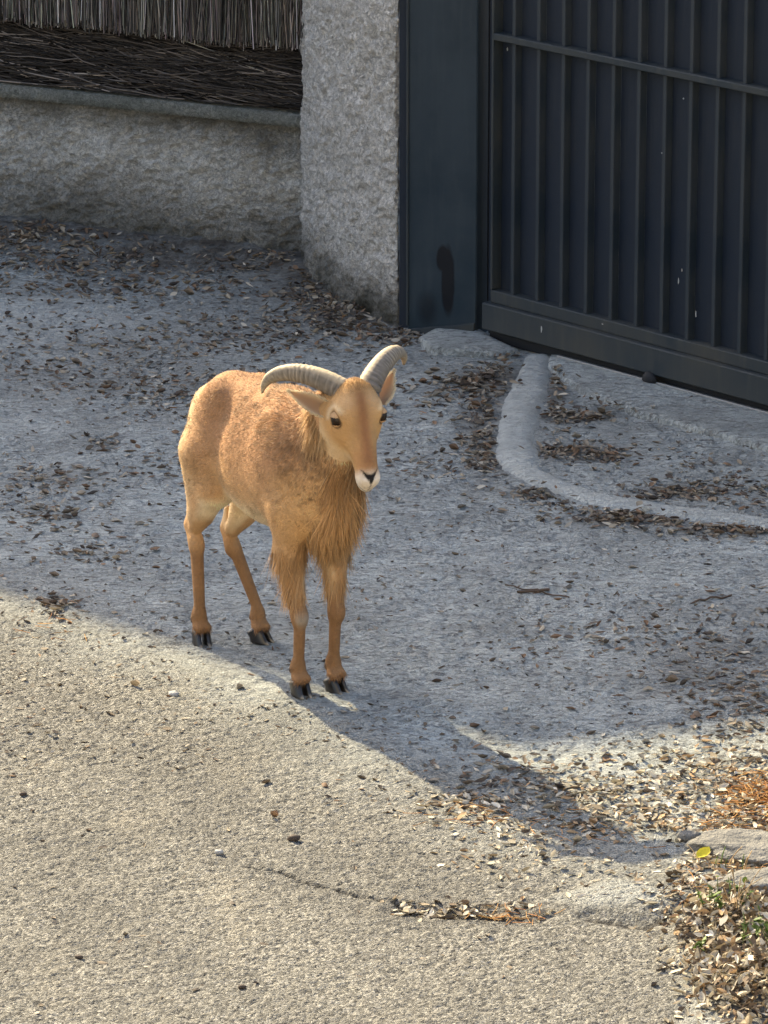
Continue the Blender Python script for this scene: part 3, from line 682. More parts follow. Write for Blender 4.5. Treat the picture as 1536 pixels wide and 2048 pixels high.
# neck
rc((0.22, 0, 0.63), (0.335, -0.002, 0.770), 0.095, 0.058, 0.05)
rc((0.29, 0, 0.57), (0.375, 0, 0.735), 0.070, 0.040, 0.05)
# forelegs and hind legs
FEET = {'fr': (0.227, -0.049), 'fl': (0.2385, 0.048), 'hr': (-0.264, -0.0687), 'hl': (-0.193, 0.0679)}
for key, s in (('fr', -1), ('fl', 1)):
    fx, fy = FEET[key]
    rc((0.215, s * 0.072, 0.50), (0.202, s * 0.062, 0.385), 0.054, 0.039, 0.03)
    rc((0.200, s * 0.068, 0.385), (fx - 0.008, fy + s * 0.004, 0.225), 0.036, 0.021, 0.025)
    ell((fx - 0.001, fy + s * .002, 0.208), (0.0235, 0.0235, 0.030), 0.010)
    rc((fx - 0.004, fy, 0.19), (fx - 0.010, fy, 0.085), 0.0155, 0.0140, 0.010)
    rc((fx - 0.018, fy, 0.185), (fx - 0.024, fy, 0.085), 0.0085, 0.0080, 0.006)
    ell((fx - 0.016, fy, 0.072), (0.021, 0.0195, 0.021), 0.012)
    rc((fx - 0.014, fy, 0.066), (fx - 0.002, fy, 0.046), 0.0165, 0.0185, 0.010)
    for c in (-1, 1): rc((fx - 0.006, fy + c * 0.010, 0.050), (fx + 0.008, fy + c * 0.013, 0.044), 0.0135, 0.0115, 0.006)
HOCK = {'hr': (-0.315, -0.058, 0.285), 'hl': (-0.290, 0.036, 0.268)}
for key, s in (('hr', -1), ('hl', 1)):
    fx, fy = FEET[key]; hk = np.array(HOCK[key])
    ell((-0.205, s * 0.066, 0.555), (0.088, 0.046, 0.125), 0.04)
    st_ = np.array([-0.165 if s < 0 else -0.145, s * 0.076, 0.450])
    rc((-0.20, s * 0.072, 0.54), st_, 0.062, 0.040, 0.04)
    rc((-0.235, s * 0.066, 0.53), (st_ * .35 + hk * .65) + [-0.012, 0, 0.02], 0.066, 0.032, 0.04)
    rc(st_, hk + [0.012, 0, 0.03], 0.042, 0.024, 0.03)
    rc(hk + [-0.024, 0, 0.022], hk + [0.008, 0, -0.030], 0.016, 0.021, 0.012)
    rc(hk + [-0.018, 0, 0.075], hk + [-0.027, 0, 0.018], 0.010, 0.014, 0.012)
    rc(hk + [0.008, 0, -0.012], (fx - 0.008, fy, 0.085), 0.0180, 0.0140, 0.010)
    rc(hk + [-0.012, 0, -0.005], (fx - 0.023, fy, 0.085), 0.0105, 0.0085, 0.006)
    ell((fx - 0.016, fy, 0.073), (0.021, 0.0195, 0.022), 0.012)
    rc((fx - 0.014, fy, 0.067), (fx - 0.002, fy, 0.046), 0.0165, 0.0185, 0.010)
    for c in (-1, 1): rc((fx - 0.006, fy + c * 0.010, 0.050), (fx + 0.008, fy + c * 0.013, 0.044), 0.0135, 0.0115, 0.006)
# tail
rc((-0.290, 0.01, 0.63), (-0.318, 0.016, 0.56), 0.016, 0.013, 0.02)
rc((-0.318, 0.016, 0.56), (-0.312, 0.016, 0.49), 0.013, 0.009, 0.01)
# head
ell(hp(0.080, 0, -0.044), (0.062, 0.060, 0.052), 0.02, HM)
ell(hp(0.045, 0, -0.035), (0.035, 0.045, 0.034), 0.02, HM)
rc(hp(0.085, 0, -0.042), hp(0.245, 0, -0.034), 0.045, 0.0255, 0.025)
rc(hp(0.08, 0, -0.016), hp(0.235, 0, -0.021), 0.024, 0.0185, 0.012)
for s in (-1, 1):
    ell(hp(0.092, s * 0.047, -0.022), (0.026, 0.013, 0.014), 0.012, HM)      # brow
    rc(hp(0.120, s * 0.047, -0.050), hp(0.175, s * 0.026, -0.052), 0.012, 0.008, 0.015)
    ell(hp(0.105, s * 0.034, -0.082), (0.048, 0.018, 0.040), 0.03, HM)      # cheek
    ell(hp(0.262, s * 0.012, -0.026), (0.016, 0.014, 0.016), 0.012, HM)     # nostril wings
rc(hp(0.080, 0, -0.105), hp(0.235, 0, -0.072), 0.034, 0.019, 0.03)
ell(hp(0.258, 0, -0.042), (0.028, 0.028, 0.030), 0.015, HM)
ell(hp(0.268, 0, -0.064), (0.022, 0.019, 0.017), 0.015, HM)
rc(hp(0.070, 0, -0.080), np.array([0.335, 0, 0.765]), 0.048, 0.062, 0.03)
rc(hp(0.07, 0, -0.10), np.array([0.365, 0, 0.74]), 0.042, 0.052, 0.04)
EYES = [hp(0.106, s * 0.0545, -0.034) for s in (-1, 1)]
for s, e in zip((-1, 1), EYES): ell(e + hl * s * 0.010, (0.014, 0.010, 0.011), -0.006, HM)
for s in (-1, 1): ell(hp(0.262, s * 0.0125, -0.010), (0.010, 0.0040, 0.006), -0.004, HM)

def surface_nets(vol):
    s = vol < 0; nx, ny, nz = vol.shape
    cnt = np.zeros((nx - 1, ny - 1, nz - 1), np.int8)
    for i in (0, 1):
        for j in (0, 1):
            for k in (0, 1): cnt += s[i:nx - 1 + i, j:ny - 1 + j, k:nz - 1 + k]
    act = (cnt > 0) & (cnt < 8); idx = -np.ones(act.shape, np.int64); C = np.argwhere(act); idx[act] = np.arange(len(C))
    acc = np.zeros((len(C), 3)); num = np.zeros(len(C)); cor = [(i, j, k) for i in (0, 1) for j in (0, 1) for k in (0, 1)]
    for a in cor:
        for b in cor:
            if sum(b) == sum(a) + 1 and all(y >= x for x, y in zip(a, b)):
                va = vol[C[:, 0] + a[0], C[:, 1] + a[1], C[:, 2] + a[2]]; vb = vol[C[:, 0] + b[0], C[:, 1] + b[1], C[:, 2] + b[2]]
                m = (va < 0) != (vb < 0); t = np.where(m, va / np.where(m, va - vb, 1), 0)
                p = np.array(a)[None] + t[:, None] * (np.array(b) - np.array(a))[None]
                acc += np.where(m[:, None], p, 0); num += m
    V = C + acc / num[:, None]; F = []
    for ax in range(3):
        u, w = (ax + 1) % 3, (ax + 2) % 3
        sa = [slice(None)] * 3; sb = [slice(None)] * 3; sa[ax] = slice(0, -1); sb[ax] = slice(1, None)
        ch = s[tuple(sa)] != s[tuple(sb)]; E = np.argwhere(ch); ok = (E[:, u] > 0) & (E[:, w] > 0) & (E[:, u] < vol.shape[u] - 1) & (E[:, w] < vol.shape[w] - 1); E = E[ok]
        ins_ = s[tuple(E.T)]; q = []
        for du, dw in ((-1, -1), (0, -1), (0, 0), (-1, 0)):
            c = E.copy(); c[:, u] += du; c[:, w] += dw; q.append(idx[tuple(c.T)])
        q = np.stack(q, 1); q[~ins_] = q[~ins_][:, ::-1]; F.append(q)
    return V, np.concatenate(F)
SV, SF = surface_nets(vol); SV = lo_ + SV * VOX
ok = (SF >= 0).all(1); SF = SF[ok]
# keep the largest connected shell (carved sockets may leave specks) and relax lightly
E_ = np.concatenate([SF[:, [0, 1]], SF[:, [1, 2]], SF[:, [2, 3]], SF[:, [3, 0]]])
def relax(V, it, lam=0.5):
    n = len(V); deg = np.bincount(E_.ravel(), minlength=n)[:, None]
    for _ in range(it):
        acc = np.zeros_like(V)
        for c in range(3): acc[:, c] = np.bincount(E_[:, 0], V[E_[:, 1], c], n) + np.bincount(E_[:, 1], V[E_[:, 0], c], n)
        V = V + lam * (acc / np.maximum(deg, 1) - V)
    return V
SV = relax(SV, 3)
def vnormals(V, F):
    d1 = V[F[:, 2]] - V[F[:, 0]]; d2 = V[F[:, 3]] - V[F[:, 1]]; fn = np.cross(d1, d2); n = np.zeros_like(V)
    for c in range(4):
        for k in range(3): n[:, k] += np.bincount(F[:, c], fn[:, k], len(V))
    return n / (np.linalg.norm(n, axis=1)[:, None] + 1e-12), 0.5 * np.linalg.norm(fn, axis=1)
SN, SA = vnormals(SV, SF)

# coat colour as a function of place on the body
def head_c(P): return (P - POLL) @ HM.T
def coat(P, Nn):
    a, b, h_ = P.T; hc = head_c(P); al, la, no = hc.T
    n3 = lambda sc_, sd: vnoise(P[:, 0] + 0.6 * P[:, 1], P[:, 2] + 0.4 * P[:, 1], sc_, sd, 3)
    tawny = np.array([0.47, 0.275, 0.128]); red = np.array([0.285, 0.145, 0.076]); pale = np.array([0.74, 0.58, 0.37]); brown = np.array([0.21, 0.108, 0.048]); white = np.array([0.70, 0.60, 0.47])
    C = np.tile(tawny, (len(P), 1))
    def mixc(c, f):
        nonlocal C
        C = C + (np.asarray(c)[None] - C) * np.clip(f, 0, 1)[:, None]
    mixc(red, sstep(0.50, 0.64, h_ + 0.14 * n3(6, 201)) * sstep(0.42, 0.25, a) * sstep(-0.30, -0.16, a) * 0.72)
    mixc(red * 0.9, sstep(0.022, 0.0, np.abs(b)) * sstep(0.6, 0.68, h_) * sstep(.36, .30, a) * 0.4)
    mixc(pale, sstep(-0.1, -0.75, Nn[:, 2]) * sstep(0.33, 0.38, h_) * sstep(0.22, 0.1, a) * sstep(.52, .45, h_))
    mixc(pale, sstep(-0.225, -0.31, a) * sstep(0.3, 0.4, h_) * 0.8)
    mixc(pale, sstep(-0.18, -0.29, a) * sstep(0.40, 0.60, h_) * 0.45)                     # pale seat, extended and brightened in the colour as a painted sun rim
    inner = sstep(0.3, 0.8, -np.sign(b) * Nn[:, 1])
    mixc(pale, inner * sstep(0.27, 0.33, h_) * sstep(0.56, 0.48, h_) * sstep(-0.05, -0.1, a) * 0.9)
    mixc(pale, inner * sstep(0.23, 0.28, h_) * sstep(0.44, 0.38, h_) * sstep(0.1, 0.15, a) * 0.55)
    mixc(brown, sstep(0.29, 0.22, h_) * 0.85 * (a < .35))
    mixc(np.array([0.33, 0.18, 0.085]), sstep(0.085, 0.055, h_) * 0.4)
    mixc(pale * 0.9, sstep(0.25, 0.85, -Nn[:, 0]) * sstep(0.06, 0.10, h_) * sstep(0.30, 0.24, h_) * 0.55)
    mixc(np.array([0.60, 0.355, 0.155]), sstep(0.20, 0.30, a) * sstep(0.66, 0.56, h_) * sstep(0.36, 0.42, h_) * 0.75)  # chest front lightened in the colour, standing in for light bounced off the ground
    # rear face of the hind cannon and knees
    mixc(np.array([0.33, 0.27, 0.20]), np.exp(-((h_ - 0.205) / 0.020) ** 2) * sstep(0.3, 0.8, Nn[:, 0]) * (a > .1) * (a < .33) * (b < 0) * 0.8)
    near_head = (al < 0.31) * (no > -0.115) * (np.abs(la) < 0.09); onhead = sstep(-0.06, 0.0, al) * near_head * (a > 0.33)
    mixc(np.array([0.48, 0.275, 0.110]), onhead * 0.9)
    mixc(np.array([0.25, 0.11, 0.05]), onhead * np.exp(-(la / 0.018) ** 2) * sstep(0.02, 0.07, al) * sstep(0.26, 0.22, al) * sstep(-.05, -.02, no) * 0.85)
    mixc(np.array([0.36, 0.17, 0.075]), onhead * sstep(0.17, 0.225, al) * sstep(-.05, -.02, no) * 0.45)
    mixc(np.array([0.64, 0.43, 0.25]), onhead * np.exp(-((np.abs(la) - 0.035) / 0.02) ** 2) * np.exp(-((al - 0.075) / 0.03) ** 2) * 0.45)
    mixc(pale, onhead * sstep(-0.055, -0.095, no) * sstep(.05, .1, al) * 0.55)
    muz = sstep(0.236, 0.268, al + 0.25 * np.clip(np.abs(la) - 0.012, 0, 1) + 0.12 * np.clip(-no - 0.03, 0, 1)) * near_head * (a > .33)
    mixc(white, muz * 0.95)
    # dark V of the nose on the front of the muzzle, lip line below
    ww = np.abs(la); q = (0.279 - al) / 0.030                        # 0 at the foot of the V, 1 at its top
    vin = 0.0025 + 0.0165 * np.clip(q, 0, 1.2)
    nose = sstep(0.0015, -0.0015, ww - vin) * sstep(-0.05, 0.05, q) * sstep(1.12, 0.95, q - 0.28 * (ww / 0.016) ** 2 + 0.28) * (no > -0.045) * near_head
    mixc(np.array([0.020, 0.017, 0.016]), nose)
    mixc(np.array([0.06, 0.045, 0.04]), sstep(0.0022, 0.001, ww) * sstep(0.276, 0.28, al) * (no > -0.055) * near_head * 0.7)
    mixc(np.array([0.06, 0.045, 0.04]), sstep(0.003, 0.0015, np.abs(no + 0.058 - 0.25 * ww)) * sstep(0.26, 0.27, al) * (ww < 0.026) * near_head * 0.7)
    for e, s in zip(EYES, (-1, 1)):
        de = np.linalg.norm((P - e) @ HM.T / np.array([1.25, 1, 1])[None], axis=1)
        mixc(np.array([0.06, 0.035, 0.02]), sstep(0.021, 0.0175, de) * 0.9)
        mixc(pale, np.exp(-((de - 0.027) / 0.006) ** 2) * (no > -1) * sstep(0, .012, -(al - 0.106)) * 0.6)
    C = C * (1 + 0.36 * n3(16, 205) + 0.16 * n3(70, 207))[:, None]
    return np.clip(C, 0.005, 0.9)
SC = coat(SV, SN)
me = mesh_np('body', SV, SF); set_col(me, SC)
body = link('body', me, M_skin, sheep)

# ---- coat hair: short blades everywhere, long hanging fringe on throat, chest and forelegs
def sample(nn, wgt):
    p = SA * wgt; p = p / p.sum(); f = rng.choice(len(SF), nn, p=p); u, v = rng.random(nn)[:, None], rng.random(nn)[:, None]
    A, B, Cc, D = (SV[SF[f, i]] for i in range(4)); P = (A * (1 - u) + B * u) * (1 - v) + (D * (1 - u) + Cc * u) * v
    Nn = unit_rows(sum(SN[SF[f, i]] for i in range(4))); return P, Nn
def unit_rows(v): return v / (np.linalg.norm(v, axis=1)[:, None] + 1e-9)
FC = SV[SF].mean(1); hcF = head_c(FC)
onheadF = (hcF[:, 0] > -0.05) & (hcF[:, 0] < 0.32) & (hcF[:, 2] > -0.11) & (FC[:, 0] > 0.33)
def blades(name, P, Nn, D, ln, wd_, cols, lift, seg=3, curl=0.0, droop=0.0, nmix=0.75, tipc=None, jit=0.22):
    n = len(P); D = D - Nn * np.sum(D * Nn, 1)[:, None]; D = unit_rows(unit_rows(D) + rng.normal(0, 0.18, (n, 3)))
    D = unit_rows(D - Nn * np.sum(D * Nn, 1)[:, None] + Nn * lift[:, None]); side = unit_rows(np.cross(D, Nn + rng.normal(0, 0.35, (n, 3))))
    t = np.linspace(0, 1, seg + 1); pos = []
    bendv = rng.normal(0, curl, (n, 3))
    for ti in t:
        q = P - Nn * 0.002 + D * (ln * ti)[:, None] + bendv * (ln * ti ** 2)[:, None]
        q[:, 2] -= droop * ln * ti ** 2
        pos.append(q)
    V = np.zeros((n, 2 * seg + 1, 3)); C = np.zeros((n, 2 * seg + 1, 3))
    for i in range(seg):
        w = wd_ * (1 - 0.75 * t[i] ** 1.5)
        V[:, 2 * i] = pos[i] - side * w[:, None] / 2; V[:, 2 * i + 1] = pos[i] + side * w[:, None] / 2
    V[:, 2 * seg] = pos[seg]
    tc = cols if tipc is None else tipc
    for i in range(2 * seg + 1):
        ti = t[i // 2] if i < 2 * seg else 1.0
        C[:, i] = cols * (1 - ti) + tc * ti
    tri = []
    for i in range(seg - 1): tri += [(2 * i, 2 * i + 1, 2 * i + 3), (2 * i, 2 * i + 3, 2 * i + 2)]
    tri.append((2 * seg - 2, 2 * seg - 1, 2 * seg))
    F = (np.arange(n)[:, None, None] * (2 * seg + 1) + np.array(tri)[None]).reshape(-1, 3)
    me = mesh_np(name, V.reshape(-1, 3), F); set_col(me, np.clip(C.reshape(-1, 3), 0.004, 0.9))
    nr = unit_rows(Nn * nmix + unit_rows(np.cross(side, D)) * 0.15 + rng.normal(0, jit, (n, 3))); set_vec(me, np.repeat(nr, 2 * seg + 1, 0), 'nrm')
    o = link(name, me, M_fur, body); tag(o, kind='stuff'); return o
def flow(P, Nn):
    a, b, h_ = P.T; D = np.tile(np.array([-0.85, 0, -0.45]), (len(P), 1))
    leg = sstep(0.46, 0.36, h_)[:, None]; D = D * (1 - leg) + np.array([-0.1, 0, -1.0]) * leg
    nk = (sstep(0.2, 0.3, a) * sstep(0.45, 0.55, h_))[:, None]; D = D * (1 - nk) + np.array([-0.35, 0, -0.95]) * nk
    sw = vnoise(P[:, 0] * 1.2 + P[:, 1], P[:, 2] + 0.5 * P[:, 1], 7, 221, 2)[:, None]
    D = D + sw * np.array([0.5, 0.0, 0.9]); return D
n = 170000
wgt = np.where(onheadF, 0.0, 1.0) * np.where(FC[:, 2] < 0.036, 0.0, 1.0)
P, Nn = sample(n, wgt); a, b, h_ = P.T
ln = 0.0125 - 0.0045 * sstep(0.42, 0.30, h_) - 0.002 * sstep(0.30, 0.1, h_)
ln = ln + 0.006 * sstep(0.62, 0.70, h_) * sstep(-0.2, 0.1, a) + 0.008 * sstep(0.18, 0.30, a) * sstep(0.5, 0.62, h_)
ln = ln * rng.uniform(0.6, 1.4, n) * 0.62
cols = coat(P, Nn) * np.clip(rng.normal(1.06, 0.20, n), 0.5, 1.7)[:, None]
cw_ = P + 0.010 * np.stack([vnoise(b + h_, a, 60, 241, 2), vnoise(a + h_, b, 60, 242, 2), vnoise(a + b, h_, 60, 243, 2)], 1); cell = np.floor(cw_ / np.array([0.016, 0.013, 0.011])).astype(int); hid = (cell[:, 0] * 73856093 ^ cell[:, 1] * 19349663 ^ cell[:, 2] * 83492791) % 4099
cr_ = np.random.default_rng(77); cbv = cr_.normal(1, 0.14, 4099)[hid]; cdv = cr_.normal(0, 0.22, (4099, 3))[hid]; clv = np.abs(cr_.normal(0, 0.15, 4099))[hid]; onb = sstep(0.40, 0.50, h_)
clump = np.clip((1 + 0.7 * vnoise(a * 0.8 + b * 0.7, h_ * 1.6 + b, 24, 231, 2)) * (1 + (cbv - 1) * (0.35 + 0.65 * onb)), 0.45, 1.7)
lift = 0.16 + 0.16 * rng.random(n) + 0.5 * np.clip(vnoise(a + .6 * b, h_ + .3 * b, 26, 232, 2), 0, 1)
blades('coat_hair', P, Nn, flow(P, Nn) + cdv * (0.4 + 0.6 * onb)[:, None], ln, np.full(n, 0.0016), cols * 0.85 * clump[:, None], lift + clv * onb, 3, 0.12, 0.05, jit=0.38, tipc=(cols * 0.85 + np.array([[0.66, 0.49, 0.29]]) * 0.36) * clump[:, None])
# face: very short
n = 22000; wgt = np.where(onheadF & (hcF[:, 0] < 0.262), 1.0, 0.0)
P, Nn = sample(n, wgt); hc = head_c(P)
keep = np.min([np.linalg.norm(P - e, axis=1) for e in EYES], axis=0) > 0.017; P, Nn, hc = P[keep], Nn[keep], hc[keep]; n = len(P)
cols = coat(P, Nn) * np.clip(rng.normal(1.0, 0.20, n), 0.5, 1.6)[:, None]
blades('face_hair', P, Nn, np.tile(-hd - 0.0 * hn, (n, 1)), (0.0065 + 0.006 * sstep(0.075, 0.035, hc[:, 0])) * rng.uniform(.6, 1.3, n), np.full(n, 0.0011), cols * 0.9, 0.18 + 0.2 * rng.random(n), 2, 0.08, jit=0.36, tipc=cols * 1.2)
# long hair
def long_hair(name, mask, n, lmin, lmax, dvec, lift, colf=None, zend=None, wid=0.0026, clumps=60):
    P, Nn = sample(n, mask.astype(float)); a, b, h_ = P.T
    ln = rng.uniform(lmin, lmax, n)
    if zend is not None: ln = np.minimum(ln, np.maximum(h_ - zend - rng.exponential(min(0.02, lmax * .2), n), min(0.02, lmin)))
    cid = ((P[:, 0] * 45).astype(int) * 7 + (P[:, 1] * 60).astype(int) * 13) % 997
    cd = np.random.default_rng(5).normal(0, 0.16, (997, 3))[cid]; cb = np.random.default_rng(6).normal(1, 0.16, 997)[cid]
    cols = coat(P, Nn) * np.clip(rng.normal(1.0, 0.14, n) * cb, 0.5, 1.6)[:, None]
    tip = cols * 1.05
    if colf is not None: cols, tip = colf(P, cols)
    D = np.tile(np.array(dvec, float), (n, 1)) + cd
    blades(name, P, Nn, D, ln, np.full(n, wid), cols, lift + 0.15 * rng.random(n), 4, 0.10, 0.22, nmix=0.9, tipc=tip)
a, b, h_ = FC.T
def throat_col(P, c):
    f = sstep(0.015, 0.06, P[:, 1]) * sstep(0.60, 0.50, P[:, 2]); dark = np.array([0.16, 0.07, 0.028])
    tip = c * (1 - 0.75 * f[:, None]) + dark * 0.75 * f[:, None]
    return c * (1 - 0.25 * f[:, None]) + dark * .25 * f[:, None], tip
m_ = (a > 0.285) & (h_ > 0.415) & (h_ < 0.72) & (b > -0.035) & (b < 0.06) & ~onheadF & (SN[SF].mean(1)[:, 0] > 0.25)
long_hair('throat_fringe', m_, 2200, 0.045, 0.11, (0.04, 0.0, -1), 0.10, throat_col, zend=0.365)
m_ = (a > 0.24) & (h_ > 0.40) & (h_ < 0.50) & (np.abs(b) < 0.06) & (SN[SF].mean(1)[:, 2] < 0.2) & (SN[SF].mean(1)[:, 0] > -0.1)
long_hair('chest_fringe', m_, 1500, 0.05, 0.10, (0.05, 0.02, -1), 0.15, throat_col, zend=0.345)
def chap_col(P, c):
    cc = c * 0.35 + np.array([0.60, 0.37, 0.18]) * 0.65 * np.clip(rng.normal(1, .14, len(P)), .6, 1.5)[:, None]; return cc, cc * 1.12
m_ = (a > 0.13) & (a < 0.30) & (h_ > 0.285) & (h_ < 0.43) & (np.abs(b) > 0.02)
long_hair('foreleg_fringe', m_, 3000, 0.04, 0.09, (-0.06, 0, -1), 0.0, chap_col, zend=0.222, wid=0.0020)
m_ = (h_ > 0.036) & (h_ < 0.085)
long_hair('pastern_hair', m_, 2600, 0.010, 0.020, (0.05, 0, -1), 0.05, None, zend=0.016, wid=0.0014)
def mane_col(P, c): cc = c * 0.6 + np.array([0.46, 0.24, 0.09]) * .4; return cc, cc * 1.25
m_ = (a > 0.12) & (a < 0.345) & (h_ > 0.70) & ~onheadF & (hcF[:, 0] < 0.06) & (hcF[:, 2] < -0.06)
long_hair('neck_mane', m_, 2600, 0.018, 0.034, (-0.9, 0, -0.25), 0.24, mane_col, wid=0.0018)
m_ = (hcF[:, 0] > 0.03) & (hcF[:, 0] < 0.14) & (hcF[:, 2] < -0.085) & (hcF[:, 2] > -0.15) & (FC[:, 0] > 0.30) & (FC[:, 2] > 0.6)
def cheek_col(P, c): cc = c * 0.4 + np.array([0.60, 0.40, 0.20]) * .6; return cc, cc * 1.2
long_hair('cheek_hair', m_, 1500, 0.025, 0.06, (-0.15, 0, -1), 0.18, cheek_col, wid=0.0018)

# ---- horns: ribbed, tapering, sweeping out and back
def horn(name, pts, rad, nsec=90, sides=16, keel=None):
    pts = np.array(pts); s = np.linspace(0, 1, len(pts)); t = np.linspace(0, 1, nsec)
    # Catmull-Rom through the surveyed centre line
    Pp = np.vstack([2 * pts[0] - pts[1], pts, 2 * pts[-1] - pts[-2]]); u = t * (len(pts) - 1); i = np.minimum(u.astype(int), len(pts) - 2); f = (u - i)[:, None]
    p0, p1, p2, p3 = Pp[i], Pp[i + 1], Pp[i + 2], Pp[i + 3]
    C = 0.5 * (2 * p1 + (p2 - p0) * f + (2 * p0 - 5 * p1 + 4 * p2 - p3) * f ** 2 + (-p0 + 3 * p1 - 3 * p2 + p3) * f ** 3)
    T = unit_rows(np.gradient(C, axis=0)); kv = unit_rows(keel[None] - T * (T @ keel)[:, None]); sv = np.cross(T, kv)
    R = np.interp(t, np.linspace(0, 1, len(rad)), rad)
    ridge_ = np.sin(t * 2 * math.pi * 28 + 2.6 * np.sin(t * 13 + 1) + 1.3 * np.sin(t * 37)); amp = 0.055 * sstep(0.88, 0.5, t) * (0.7 + 0.5 * np.sin(t * 17))
    ang = np.arange(sides) * 2 * math.pi / sides
    V = []; Cc = []
    for k in range(nsec):
        ca, sa_ = np.cos(ang), np.sin(ang)
        prof = 1.0 + 0.16 * np.cos(ang) ** 3                              # a blunt keel along the outer curve
        rr = R[k] * prof * (1 + amp[k] * ridge_[k] * (0.35 + 0.65 * np.abs(sa_)))
        V.append(C[k] + kv[k] * (rr * ca * 1.05)[:, None] + sv[k] * (rr * sa_ * 0.88)[:, None])
        g = np.array([0.125, 0.108, 0.092]) * (1 - t[k]) + np.array([0.29, 0.235, 0.16]) * t[k]
        if t[k] > 0.9: g = g * (1 - 3.5 * (t[k] - 0.9))
        g = g[None] * (1 + 0.35 * ridge_[k] * (amp[k] / 0.055) * 1.05 + 0.30 * rng.normal(0, 1, (sides, 1)) * .5)  # grooves darkened and ridges lightened in the colour, as painted ridge shading
        kf = sstep(0.68, 0.97, ca)[:, None]; Cc.append(g * (1 - kf) + np.array([[0.46, 0.36, 0.225]]) * kf)
    V = np.array(V).reshape(-1, 3); nb = len(V); V = np.vstack([V, C[-1] + T[-1] * R[-1] * 0.8]); F = grid_faces(nsec, sides)
    I = np.arange(nsec - 1); wrap = np.stack([I * sides + sides - 1, (I + 1) * sides + sides - 1, (I + 1) * sides, I * sides], 1)
    cap = np.array([[(nsec - 1) * sides + j, nb, nb, (nsec - 1) * sides + (j + 1) % sides] for j in range(sides)])
    bm = bmesh.new(); vs = [bm.verts.new(v) for v in V]
    for q in np.vstack([F, wrap]): bm.faces.new([vs[j] for j in q])
    for q in cap: bm.faces.new((vs[q[0]], vs[q[1]], vs[q[3]]))
    bmesh.ops.recalc_face_normals(bm, faces=bm.faces[:]); me = bpy.data.meshes.new(name); bm.to_mesh(me); bm.free()
    me.polygons.foreach_set('use_smooth', np.ones(len(me.polygons), bool))
    set_col(me, np.clip(np.vstack([np.array(Cc).reshape(-1, 3), [[0.1, .08, .06]]]), 0.01, 0.9))
    return link(name, me, M_horn, sheep)
YB = to_w(*POLL)[1]
upv = np.array([0, 0, 1.0])
hR = [(702, 802, 0.015), (684, 784, 0.02), (655, 767, 0.035), (625, 755, 0.052), (592, 748, 0.07), (562, 749, 0.085), (540, 758, 0.095), (528, 773, 0.10), (524, 786, 0.10)]
hL = [(733, 800, 0.02), (742, 772, 0.035), (754, 748, 0.065), (768, 728, 0.10), (783, 713, 0.135), (796, 706, 0.165), (805, 709, 0.185), (809, 718, 0.195), (808, 729, 0.198)]
horn('horn', [pxl(u, v, YB + d) for u, v, d in hR], [0.031, 0.0300, 0.0275, 0.0250, 0.0225, 0.0185, 0.0135, 0.008, 0.003], keel=unit(upv + 0.3 * hn))
horn('horn', [pxl(u, v, YB + d) for u, v, d in hL], [0.031, 0.0300, 0.0275, 0.0250, 0.0215, 0.0175, 0.013, 0.008, 0.003], keel=unit(upv - 0.5 * LW * 0 - 0.8 * hl * 1))

# ---- ears: cupped leaves
def ear(name, base, tip, wid, side_hint, open_dir):
    ax = tip - base; Ln = np.linalg.norm(ax); ax = ax / Ln; od = unit(open_dir - ax * (open_dir @ ax)); sd = np.cross(ax, od)
    nu_, nv_ = 18, 11; V = []; C = []
    for i in range(nu_):
        s = i / (nu_ - 1); w = wid * (math.sin(math.pi * min(1, (0.20 + 0.80 * s)) ** 1.15) ** 0.8 if s < 1 else 0.02) * 0.5 + 0.0008
        for j in range(nv_):
            t = -1 + 2 * j / (nv_ - 1); curl = (0.95 - 0.45 * s) * t
            p = base + ax * Ln * s + sd * w * math.sin(curl * 1.25) / math.sin(1.19) - od * w * (1.25 * math.cos(curl * 1.25) - 0.4) * (1 - 0.35 * s) - od * 0.010 * s * s
            V.append(p); e = abs(t) ** 3
            C.append(np.array([0.40, 0.255, 0.145]) * (1 - e) + np.array([0.82, 0.68, 0.46]) * e)
    V = np.array(V); C = np.array(C); Fq = grid_faces(nu_, nv_)
    V2 = V - od[None] * 0.0035; C2 = np.tile(np.array([0.60, 0.38, 0.19]), (len(V), 1))
    nb = len(V); Fb = Fq[:, ::-1] + nb; rim = []
    def idx_(i, j): return i * nv_ + j
    edge_ = [idx_(i, 0) for i in range(nu_)] + [idx_(nu_ - 1, j) for j in range(1, nv_)] + [idx_(i, nv_ - 1) for i in range(nu_ - 2, -1, -1)]
    for p, q in zip(edge_[:-1], edge_[1:]): rim.append((p, q, q + nb, p + nb))
    me = mesh_np(name, np.vstack([V, V2]), np.vstack([Fq, Fb, np.array(rim)])); set_col(me, np.vstack([C, C2])); o = link(name, me, M_ear, sheep)
    # soft hair along the rim
    ei = np.array(edge_ * 14); Pp_ = V[ei] + rng.normal(0, 0.0012, (len(ei), 3)); nE = len(ei); cE = np.clip(np.array([[0.80, 0.66, 0.43]]) * rng.uniform(.7, 1.15, nE)[:, None], 0, .9)
    inward = unit_rows((base + ax * Ln * 0.55)[None] - Pp_)
    hb = blades('ear_hair', Pp_, np.tile(od, (nE, 1)), np.tile(ax, (nE, 1)) * 0.8 - inward * 0.25, rng.uniform(.006, .013, nE), np.full(nE, 0.0011), cE, 0.25 + 0.3 * rng.random(nE), 2, 0.1); hb.parent = o
    return o
camd = dir_l(unit(np.array([0, -1, 0.35])))
ear('ear', pxl(668, 828, YB - 0.005), pxl(582, 783, YB - 0.010), 0.047, None, unit(camd + 0.15 * np.array([0, 0, 1]) - 0.1 * hl))
